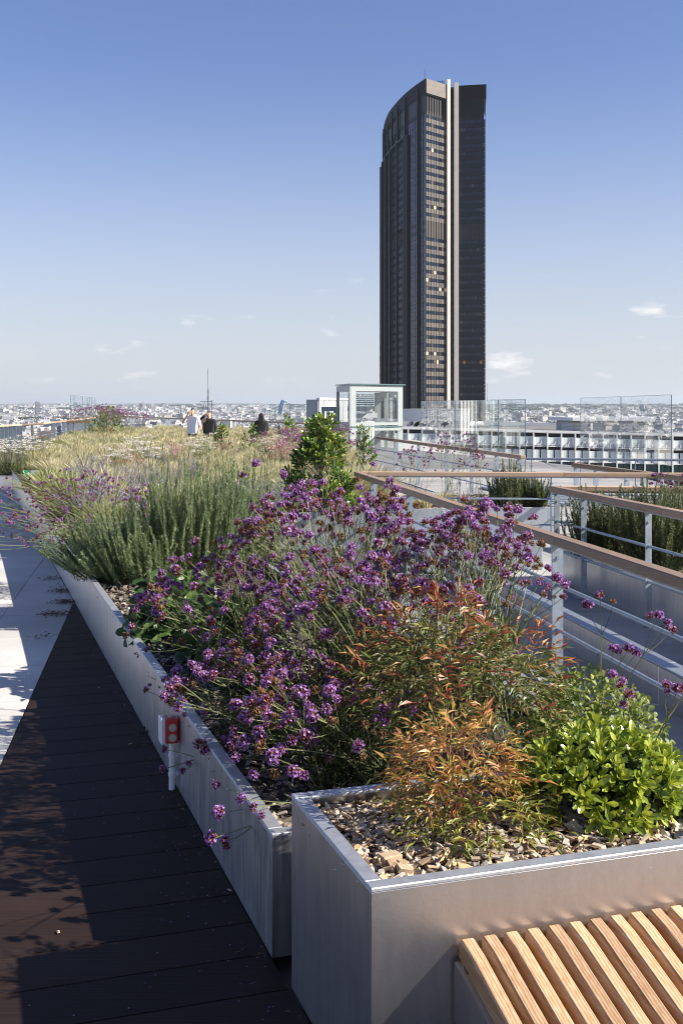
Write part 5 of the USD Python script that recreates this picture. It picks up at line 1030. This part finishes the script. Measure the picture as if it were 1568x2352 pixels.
def mk_wand(t, n=34, mat=GAURA, h=(.45, .78), rad=.36, fl=14, fs=.02, leafm=VLEAF):
    a, r = q.uniform(0, 6.28, n), np.sqrt(q.random(n)) * rad; tip = np.c_[r * np.cos(a), r * np.sin(a), q.uniform(*h, n)]; b0 = tip * [.3, .3, 0]; P = bez(b0, tip * [.4, .4, .6], tip, 4); part('stems', stems(P, np.full((n, 4), .0025)), VSTEM, t, kind='stuff')
    tt = q.uniform(.55, 1, (n, fl, 1)); pos = (P[:, None, 1] * (1 - tt) + P[:, None, 3] * tt).reshape(-1, 3) + q.normal(0, .010, (n * fl, 3)); part('flowers', leaves(pos, rdir(len(pos), q), rdir(len(pos), q), fs, fs * .8), mat, t, kind='stuff')
    m = 300; d = rdir(m, q); d[:, 2] = np.abs(d[:, 2]); part('leaves', leaves(d * [rad, rad, .3] * q.uniform(.2, 1, (m, 1)), rdir(m, q) + [0, 0, .8], UP + 0 * d, .06, .008), leafm, t, kind='stuff')
B = lambda u, y, s=1.0: (D(u, 0, y)[0], y, .33, s)
clump('yarrow', 'white yarrow clump in the grass meadow', 'flowers', 'white yarrow clumps in the grass meadow', mk_yarrow, [B(u, y, s) for u, y, s in [(300, 24, 1), (318, 26, 1.1), (335, 25, 1), (290, 22, .9), (345, 23, .9), (250, 21.5, .8), (270, 22.5, .9), (375, 25, .8), (455, 27, 1), (470, 29, 1.1), (445, 25, .9), (480, 27, .9), (640, 28, 1), (655, 29, 1), (625, 27, .9), (600, 29, .9)]])
clump('yarrow', 'white and tan yarrow in the planter ending the path', 'flowers', 'yarrow in the pale steel planter at left', mk_yarrow, [(x, y, .28, s) for x, y, s in [(-7.1, 25.25, .9), (-7.35, 25.2, .95), (-7.7, 25.3, .9), (-7.0, 26.0, 1), (-7.4, 26.1, 1.05), (-7.8, 25.9, 1), (-7.1, 27.0, 1), (-7.5, 27.2, 1.1), (-8.0, 27, 1)]])
clump('rusty_yarrow', 'rust brown faded yarrow clump near the left railing', 'flowers', 'rust brown yarrow clumps near the left railing', lambda t: mk_yarrow(t, 20, RUST), [B(92, 33, 1.1), B(110, 34, 1), B(240, 36, 1), B(262, 21, .7)])
clump('pink_gaura', 'pink gaura clump with thin wands in the meadow', 'flowers', 'pink gaura clumps in the meadow', mk_wand, [B(u, y, s) for u, y, s in [(285, 22.5, .9), (310, 22, .8), (415, 26, 1), (400, 24, 1), (520, 27, 1), (625, 24, 1.1), (640, 25, 1.1), (655, 24, 1), (690, 27, 1), (670, 29, 1)]])
clump('lavender', 'lavender clump with thin blue spikes at the meadow front', 'flowers', 'lavender clumps at the meadow front', lambda t: mk_wand(t, 46, LAVEN, (.4, .75), .34, 16, .017, ROSE), [B(u, y, s) for u, y, s in [(190, 13.6, 1.0), (240, 14.2, 1.05), (300, 13.4, 1.0), (270, 16.5, 1), (330, 17, 1), (385, 16, 1), (560, 13.2, 1), (600, 13.6, 1), (640, 14.5, .8), (210, 20, 1), (160, 18, .9), (430, 19, 1), (360, 24, .9)]])
q = np.random.default_rng(61)
for k, (u, y, w, h, n, lab) in enumerate([(660, 30, 1.0, 1.0, 60, 'mass of far purple verbena right of the long haired woman'), (700, 26, .7, .95, 46, 'purple verbena left of the glass lift box'), (790, 25, .7, .82, 40, 'purple verbena in front of the glass lift box'), (225, 46, 1.7, 1.6, 110, 'dark purple verbena along the far left railing'), (285, 50, 1.3, 1.4, 80, 'verbena right of the dark shrub at the far left railing'), (755, 30, .8, 1.1, 36, 'verbena by the grey door frame')]):
    x = D(u, 0, y)[0]; verbena(lab, [x, y, .33], dome_tips(n, q, (x, y), w, .9, .33 + h * .55, .33 + h * .95, frame=2), q, Rh=(.03, .042), nleaf=260, far=True)
rosemary('grey green lavender bush in front of the long haired woman', [D(603, 0, 27)[0], 27, .33], 60, (.5, .5), .85, q, needles=60, NL=.05, width=.009)
for k, (u, y, lab) in enumerate([(420, 13.8, 'thin green wands rising behind the tall rosemary'), (565, 14.2, 'yellow green wands between rosemary and glossy shrub')]):
    rosemary(lab, [D(u, 0, y)[0], y, .33], 50, (.45, .4), .95 - .1 * k, q, needles=70, NL=.03, width=.005, mat=SPURGE if k else ROSE)
# right hand planters
x0 = D(1005, 0, 18)[0]
for k, (u, y, w, h, n, lab) in enumerate([(955, 18.2, .42, 1.12, 15, 'thin verbena at the left end of the blue grey planter'), (1040, 18.4, .5, 1.28, 20, 'thin tall verbena in the middle of the blue grey planter'), (1095, 17.8, .4, .95, 12, 'thin verbena beside the small rosemary in the blue grey planter')]):
    x = D(u, 0, y)[0]; verbena(lab, [x, y, .22], dome_tips(n, q, (x, y), w, .5, .22 + h * .45, .22 + h * .98, frame=2), q, Rh=(.020, .028), nleaf=120)
dry = thing('dry_grass', 'dry tan undergrowth below the thin verbena', 'grass')
for u in (930, 975, 1020, 1065, 1110): v, f = tussock(q, 130, .34, .3, (0, 0), .004); part('blades', (v + [D(u, 0, 18)[0], 18 + q.uniform(-.4, .4), .22], f), GRASS, dry, kind='stuff')
rosemary('small rosemary left one in the blue grey planter', [D(1165, 0, 17.8)[0], 17.8, .22], 80, (.34, .34), .88, q, needles=300, NL=.034, width=.009, mat=ROSE_DK)
rosemary('small rosemary right one in the blue grey planter', [D(1222, 0, 17.9)[0], 17.9, .22], 75, (.30, .3), .62, q, needles=300, NL=.034, width=.009, mat=ROSE_DK)
rosemary('rosemary behind the dark topped railing left of its post', [D(1385, 0, 12.2)[0], 12.2, .22], 150, (.46, .45), .84, q, needles=300, NL=.034, width=.009, mat=ROSE_DK)
rosemary('large rosemary at the right picture edge behind the railing', [D(1520, 0, 11.3)[0], 11.3, .22], 200, (.50, .55), 1.0, q, needles=300, NL=.034, width=.009, mat=ROSE_DK)
rosemary('rosemary farther back behind the short pale handrail', [D(1470, 0, 12.4)[0] + .3, 12.5, .22], 110, (.5, .4), .92, q, needles=300, NL=.034, width=.009, mat=ROSE_DK)
x = D(1545, 0, 12)[0]; verbena('few verbena stems among the rosemary at the right picture edge', [x, 12, .22], dome_tips(9, q, (x, 12), .35, .4, .75, 1.22, frame=2), q, nleaf=20)

# ---------------------------------------------------------------- glass lift box, screens and steelwork at the back
FRIT = plain('pale_green_frame', (0.40, 0.42, 0.415), 0.35, var=.03)
CLEAR = pane('clear_glass', (0.95, 0.965, 0.96)); SCREEN = pane('screen_glass', (0.95, 0.965, 0.97), base=0.015); EDGE = plain('glass_edge', (0.10, 0.16, 0.16), 0.2, var=.05)
lift = thing('lift_tower', 'glass lift box with pale green frame and white doors inside', 'lift')
N_, R_, L_ = np.array([.40, 48.5, 0]), np.array([2.68, 50.0, 0]), np.array([-.17, 51.0, 0]); K_ = R_ + L_ - N_; zt_, zb_, zm_ = 2.70, -.15, .92
def inset(p, q, f): return p + (q - p) * f
for nm, p, q, bw_ in (('front', N_, R_, .26), ('left', N_, L_, .06), ('back', L_, K_, .10), ('right', R_, K_, .10)):
    d = norm(q - p); L = np.linalg.norm(q - p)
    for z0_, z1_ in ((zb_, zm_ - .03), (zm_ + .03, zt_)):
        part('glass_pane', MB().bar(inset(p, q, .01) + UP * (z0_ + z1_) / 2, inset(p, q, .99) + UP * (z0_ + z1_) / 2, .02, z1_ - z0_), CLEAR, lift)
    n_ = np.array([-d[1], d[0], 0]) * .03
    for a_ in (bw_ / 2, L - bw_ / 2): part('frame_post', MB().bar(p + d * a_ + n_ + UP * zb_, p + d * a_ + n_ + UP * (zt_ - .02), bw_, .05, up=tuple(d[[1, 0, 2]] * [-1, 1, 0])), FRIT, lift)
    for z, hh in ((zt_ - .14, .24), (zm_ + .12, .12), (zm_ - .12, .1)): part('frame_beam', MB().bar(p + d * bw_ + n_ + UP * z, q - d * bw_ + n_ + UP * z, .05, hh), FRIT, lift)
    part('joint', MB().bar(p + UP * zm_, q + UP * zm_, .05, .05), EDGE, lift)
ctr = (N_ + K_) / 2
rf = np.array([p + norm(p - ctr) * .12 for p in (N_, R_, K_, L_)])[:, :2]; part('roof', MB().add(*prism(rf, zt_ + .01, zt_ + .06)), EDGE, lift)
part('roof_trim', MB().add(*prism(np.array([p * .96 + ctr * .04 for p in (N_, R_, K_, L_)])[:, :2], zt_ - .10, zt_ - .0)), FRIT, lift)
dF, dS = norm(R_ - N_), norm(L_ - N_)
def li(a, b, z): return N_ + dF * a + dS * b + UP * z
for i in range(6): part('louvre', MB().bar(li(.45, 1.9, 2.30 - i * .085), li(1.75, 1.9, 2.30 - i * .085), .05, .05), GREYB, lift)
part('header_beam', MB().bar(li(.3, 1.7, 1.68), li(1.9, 1.7, 1.68), .1, .22), FRIT, lift); part('header_beam', MB().bar(li(.3, 1.55, 1.38), li(1.8, 1.55, 1.38), .1, .2), GREYB, lift)
for a0_, a1_ in ((.48, 1.02), (1.12, 1.66)):
    dr_ = part('lift_door', MB().bar(li(a0_, 1.5, .55), li(a1_, 1.5, .55), .04, 1.15), WMET, lift)
    part('door_ribs', MB().bar(li(a0_ + .1, 1.47, .55), li(a0_ + .13, 1.47, .55), .03, 1.1).bar(li(a0_ + .24, 1.47, .55), li(a0_ + .27, 1.47, .55), .03, 1.1).bar(li(a0_ + .38, 1.47, .55), li(a0_ + .41, 1.47, .55), .03, 1.1), GREYB, dr_, kind='stuff')
for a_, w_, m_ in ((.38, .14, DARKM), (1.78, .12, GREYB), (1.95, .16, FRIT), (2.3, .1, FRIT)): part('column', MB().bar(li(a_, 1.6, zb_), li(a_, 1.6, 2.4), w_, w_, up=(0, 1, 0)), m_, lift)
for a_, z in ((.5, 2.25), (2.35, 2.25), (.5, .98), (2.35, .98), (1.9, .55), (2.3, .5)): part('glass_clamp', MB().tube([li(a_, .08, z), li(a_ + .02, .35, z - .06)], .035, 8), WMET, lift)
def screens(label, pts, zt, zb, group=None):
    t = thing('glass_screen', label, 'windscreen', group=group)
    for p, q in zip(pts[:-1], pts[1:]):
        p, q = np.array(p, float), np.array(q, float); zz = lambda u: (u - 0)
        d = norm(q[:2] - p[:2]); g = np.r_[d * .012, 0]
        v0, v1 = np.array([p[0], p[1], 0]) + g, np.array([q[0], q[1], 0]) - g
        part('glass_pane', MB().bar(v0 + UP * (zt + zb) / 2, v1 + UP * (zt + zb) / 2, .016, zt - zb), SCREEN, t)
        part('pane_edge', MB().bar(v0 + UP * zb, v0 + UP * zt, .022, .022, up=(0, 1, 0)), EDGE, t); part('pane_edge', MB().bar(v1 + UP * zb, v1 + UP * zt, .022, .022, up=(0, 1, 0)), EDGE, t)
        part('top_edge', MB().bar(v0 + UP * (zt + .008), v1 + UP * (zt + .008), .018, .014), EDGE, t)
def row(us, y0, y1, yp=None):
    p, q = D(us[0], 0, y0)[:2], D(us[-1], 0, y1)[:2]; out = []
    for u in us: k = (u - CX) / FPX; tt = (k * p[1] - p[0]) / ((q[0] - p[0]) - k * (q[1] - p[1])); out.append(p + (q - p) * tt)
    return out
screens('row of tall glass windscreens in front of the dark tower foot', row([967, 1004.5, 1045, 1091, 1144, 1206], 56, 36), 2.02, -.1)
screens('pair of tall glass windscreens at the right above the office roof', row([1333, 1425.5, 1541.5], 54, 36.5), 2.17, -.1)
screens('row of thin glass windscreens behind the far left railing', row([162.5, 170.4, 189.4, 200.7, 205.8, 210.6, 219], 58, 80), 2.35, -.1)
screens('low glass windscreens behind the long haired woman', row([619, 632, 666, 699, 714], 78, 70), 1.90, -.1)
t, p, q_2, nn = ribbed('stair_house', 'white corrugated stair house left of the glass lift box', D(729, 0, 58), np.array([.37, 61.0, 0]), -.1, EYE + 12.5 / FPX * 58, .65, 13, WMET, GREYB)
df = thing('door_frame', 'grey steel portal frame in front of the corrugated stair house', 'portal frame')
for u, w in ((742.5, .14), (770, .18), (751, .09)): part('post', MB().box(D(u, 0, 52 if u != 751 else 53)[:2].tolist() + [.85], (w, .14, 1.75 if u != 751 else 1.5)), POST, df)
part('beam', MB().bar(D(738, 939.5, 52), D(776, 939.5, 52), .16, .2), POST, df); part('beam', MB().bar(D(748, 948.5, 53), D(770, 948.5, 53), .1, .06), POST, df)
ms = thing('aerial_mast', 'tall thin aerial mast with cross arm behind the person in black', 'mast'); ym = 62.0
part('mast', MB().tube([D(478, 975, ym), D(478, 893, ym)], .03, 6).tube([D(478, 893, ym), D(477, 846, ym)], .012, 5), DARKM, ms)
part('cross_arm', MB().bar(D(460, 922, ym), D(487, 922.5, ym), .03, .03), DARKM, ms); part('side_pole', MB().tube([D(486, 975, ym), D(486, 919, ym)], .018, 5), DARKM, ms)
for a_, b_ in (((478, 905), (486, 922)), ((479, 935), (486, 924)), ((478, 908), (474, 918)), ((470, 923), (463, 950))): part('stay', MB().bar(D(*a_, ym), D(*b_, ym), .02, .02), WMET if a_[0] > 477 else DARKM, ms)
crn = thing('blue_crane', 'pair of blue crane arms rising left of the corrugated stair house', 'crane'); BLUEP = plain('blue_paint', (0.04, 0.17, 0.36), .4, var=.1); yc = 150.0
for k, o in enumerate((0, 6)):
    part('arm', MB().tube([D(640.5 + o, 950, yc), D(644.5 + o, 930, yc), D(648 + o, 920, yc), D(650 + o, 919, yc)], [.2, .17, .15, .1], 6), BLUEP if k == 0 else GREYB, crn); part('hook', MB().tube([D(650 + o, 919, yc), D(651.5 + o, 922, yc), D(651 + o, 925, yc)], .1, 5), BLUEP, crn)

# ---------------------------------------------------------------- people
SKIN = plain('skin', (0.50, 0.31, 0.22), .5, var=.06); HAIR_D = plain('dark_hair', (0.022, 0.015, 0.012), .45, var=.3, scale=60); HAIR_B = plain('brown_hair', (0.05, 0.03, 0.02), .5, var=.3, scale=60)
CLOTHW = plain('white_cotton', (0.76, 0.76, 0.80), .9, var=.03); CLOTHK = plain('black_cloth', (0.016, 0.016, 0.018), .8, var=.2); DENIM = plain('dark_trousers', (0.035, 0.037, 0.045), .9, var=.2); SHOE = plain('dark_shoes', (0.03, 0.03, 0.03), .5, var=.1)
def ball(p, r, k=10):
    i = np.arange(40) + .5; th = np.arccos(1 - 2 * i / 40); ph = i * 2.39996; return np.stack([np.sin(th) * np.cos(ph), np.sin(th) * np.sin(ph), np.cos(th)], -1) * r + p
def chain(*js): return [hullm(np.vstack([ball(np.array(a), ra), ball(np.array(b), rb)])) for (a, ra), (b, rb) in zip(js[:-1], js[1:])]
def union(ms): return manifold3d.Manifold.batch_boolean(ms, manifold3d.OpType.Add)
def soft(ms, n=6):
    v, f = meshkit.arrays(union(ms).refine_to_length(.03))[:2]; tm = trimesh.Trimesh(v, f, process=True); trimesh.smoothing.filter_taubin(tm, iterations=n); return np.array(tm.vertices), np.array(tm.faces)
def hand(w, d, side):
    d = norm(np.array(d, float)); x = norm(np.cross(d, [.1, .9, .3])); z = np.cross(x, d); w = np.array(w); ms = [hullm(np.vstack([ball(w, .024), ball(w + d * .08 + x * .03, .014), ball(w + d * .08 - x * .03, .014)]))]
    for k, L in enumerate((.062, .072, .066, .052)): o = w + d * .085 + x * (.03 - .02 * k); ms += chain((o, .0095), (o + d * L * .55 + z * .008, .009), (o + d * L + z * .026, .008))
    ms += chain((w + d * .02 + x * .03 * side, .013), (w + d * .06 + x * .058 * side + z * .01, .010), (w + d * .095 + x * .06 * side + z * .02, .009)); return ms
def person(label, loc, yaw, armL, armR, handL, handR, top, hair, long_hair=False, jacket=False, scale=1.0):
    t = thing('person', label, 'person', loc, yaw, scale=scale); b = []
    for s in (-1, 1): b += chain(((.09 * s, 0, .92), .088), ((.10 * s, -.01, .50), .058), ((.10 * s, .02, .09), .040), ((.105 * s, -.14, .045), .034))
    b += [hullm(np.vstack([ball(np.array([.09, 0, .95]), .09), ball(np.array([-.09, 0, .95]), .09), ball(np.array([.08, 0, 1.12]), .085), ball(np.array([-.08, 0, 1.12]), .085)])), hullm(np.vstack([ball(np.array([.08, 0, 1.12]), .085), ball(np.array([-.08, 0, 1.12]), .085), ball(np.array([.15, 0, 1.40]), .075), ball(np.array([-.15, 0, 1.40]), .075)]))]
    b += chain(((0, .01, 1.42), .07), ((0, -.005, 1.56), .054))
    for s, arm, hd in ((-1, armL, handL), (1, armR, handR)):
        e, w = arm; b += chain(((.19 * s, 0, 1.42), .058), (e, .042), (w, .028)) + hand(w, hd, -s)
    h = np.array([0, -.02, 1.655]); b += [hullm(np.vstack([ball(h * 1.0, 1.0) * 0 + h + ball(np.zeros(3), 1) * [.076, .095, .112], ball(h + [0, -.055, -.085], .042)]))]
    b += chain((h + [0, -.09, .01], .012), (h + [0, -.112, -.025], .015)); b += [hullm(ball(h + [sx * .078, .01, -.01], .02)) for sx in (-1, 1)]
    part('body', soft(b, 4), SKIN, t, smooth=60)
    for sx in (-1, 1): part('eye', hullm(ball(h + [sx * .03, -.088, .012], .010)), HAIR_D, t)
    part('mouth', MB().box(h + [0, -.096, -.062], (.045, .008, .008)), plain(f'lips_{COUNT[("/World", "person")]}', (.38, .14, .12), .5), t)
    sh = [hullm(np.vstack([ball(np.array([.11, 0, .92]), .115), ball(np.array([-.11, 0, .92]), .115), ball(np.array([.11, 0, 1.15]), .105), ball(np.array([-.11, 0, 1.15]), .105)])), hullm(np.vstack([ball(np.array([.11, 0, 1.15]), .105), ball(np.array([-.11, 0, 1.15]), .105), ball(np.array([.165, .0, 1.415]), .085), ball(np.array([-.165, .0, 1.415]), .085), ball(np.array([0, .01, 1.47]), .075)]))]
    for s, arm in ((-1, armL), (1, armR)):
        e, w = np.array(arm[0]), np.array(arm[1]); sp_ = np.array([.19 * s, 0, 1.42])
        sh += chain((sp_, .078), (e, .064 if jacket else .07)) if jacket else chain((sp_, .078), (sp_ + (e - sp_) * .78, .07))
        if jacket: sh += chain((e, .060), (e + (w - e) * .86, .044))
    part('jacket' if jacket else 'shirt', soft(sh, 5), top, t, smooth=60)
    tr = []
    for s in (-1, 1): tr += chain(((.09 * s, 0, .90), .105), ((.10 * s, -.01, .50), .075), ((.10 * s, .02, .10), .062))
    part('trousers', soft(tr, 3), DENIM, t, smooth=60)
    for s in (-1, 1): part('shoe', hullm(np.vstack([ball(np.array([.105 * s, .04, .05]), .048), ball(np.array([.11 * s, -.16, .035]), .04)])), SHOE, t, smooth=60)
    hp = ball(np.zeros(3), 1.0) * [.086, .106, .122] + h + [0, .012, .012]; hp = hp[(hp[:, 2] > h[2] + .045) | (hp[:, 1] > h[1] + .03)]; hm = [hullm(hp)]
    if long_hair: hm += [hullm(np.vstack([ball(h + [sx * .05, .05, .04], .055) for sx in (-1, 1)] + [ball(h + [sx * .08, .075, -.22], .045) for sx in (-1, 1)])), hullm(np.vstack([ball(h + [sx * .08, .075, -.22], .045) for sx in (-1, 1)] + [ball(h + [sx * .075, .085, -.50], .03) for sx in (-1, 1)]))]
    part('hair', soft(hm, 2), hair, t, smooth=60); return t
pz = lambda u, y: [D(u, 0, y)[0], y]
person('man in white T-shirt shading his face with one raised hand', [*pz(443, 41), -.04], -.35, ((-.34, -.12, 1.26), (-.10, -.20, 1.56)), ((.26, .05, 1.12), (.24, -.06, .90)), (.6, .1, .75), (0, -.3, -1), CLOTHW, HAIR_B)
person('person in black jacket holding one hand to the brow', [*pz(480, 42), -.16], -.1, ((-.36, -.10, 1.42), (-.10, -.16, 1.64)), ((.25, .04, 1.13), (.24, -.10, .90)), (.9, -.1, .35), (0, -.3, -1), CLOTHK, HAIR_B, jacket=True)
person('woman with long dark hair seen from behind in dark clothes', [*pz(600, 44), -.24], math.pi, ((-.24, -.06, 1.15), (-.14, -.26, 1.06)), ((.24, -.06, 1.15), (.14, -.26, 1.06)), (.6, -.7, .3), (-.6, -.7, .3), CLOTHK, HAIR_D, long_hair=True, jacket=True)

# ---------------------------------------------------------------- litter on deck and paving
q = np.random.default_rng(77); LIT = islands('dry_litter', [(0, (0.05, 0.03, 0.02)), (.6, (0.14, 0.09, 0.055)), (1, (0.24, 0.17, 0.11))], .9, .1, .2)
lt = thing('leaf_litter', 'dry brown leaf litter caught in the joints by the planter foot', 'litter', kind='stuff'); LP = []
for (u, v, su, n) in ((150, 1384, 16, 260), (140, 1359, 14, 150), (128, 1412, 22, 200), (120, 1330, 12, 90), (100, 1465, 18, 40), (330, 1690, 12, 26), (260, 1545, 10, 22)):
    c = G(u, v, 0); m = q.normal(0, 1, (n, 2)) * [su / FPX * c[1] * 1.0, .07]; LP.append(c + np.c_[m[:, :1] * B2[:2] + m[:, 1:] * A2[:2], np.full(n, .006)])
m = 200; tt = q.uniform(.3, 9.5, m); LP.append(L1a(-.03 - np.abs(q.normal(0, .05, m)), tt, np.full(m, .006)))
LP = np.vstack(LP); part('litter', leaves(LP + np.c_[np.zeros((len(LP), 2)), q.uniform(0, .012, len(LP))], rdir(len(LP), q) * [1, 1, .25], UP + q.normal(0, .3, LP.shape), q.uniform(.012, .035, len(LP)), q.uniform(.006, .014, len(LP))), LIT, lt)
ptl = thing('fallen_petals', 'tiny purple petals scattered on the dark deck boards', 'petals', kind='stuff'); m = 130; P = L1a(-np.abs(q.normal(0, .28, m)) - .03, q.uniform(.1, 3.2, m), np.full(m, .004)); part('petals', leaves(P, rdir(m, q) * [1, 1, .1], UP + 0 * P, .007, .006), PETAL, ptl)
for u, v, lab in ((228, 1580, 'pale wood flake lying midway on the dark deck'), (527, 2045, 'pale dry leaf on the deck near the front planter'), (134, 2141, 'small pale crumb at the sunlit patch of the deck'), (299, 1709, 'pale flake near the foot of the planter by the red box')):
    f_ = thing('wood_flake', lab, 'flake', G(u, v, .006), u); part('flake', meshkit.arrays(hullm(np.array([[-.02, -.006, 0], [.02, -.009, 0], [.016, .009, 0], [-.014, .01, 0], [-.01, 0, .006], [.01, .002, .005]]) * .62))[:2], CHIP_ONE[1], f_)
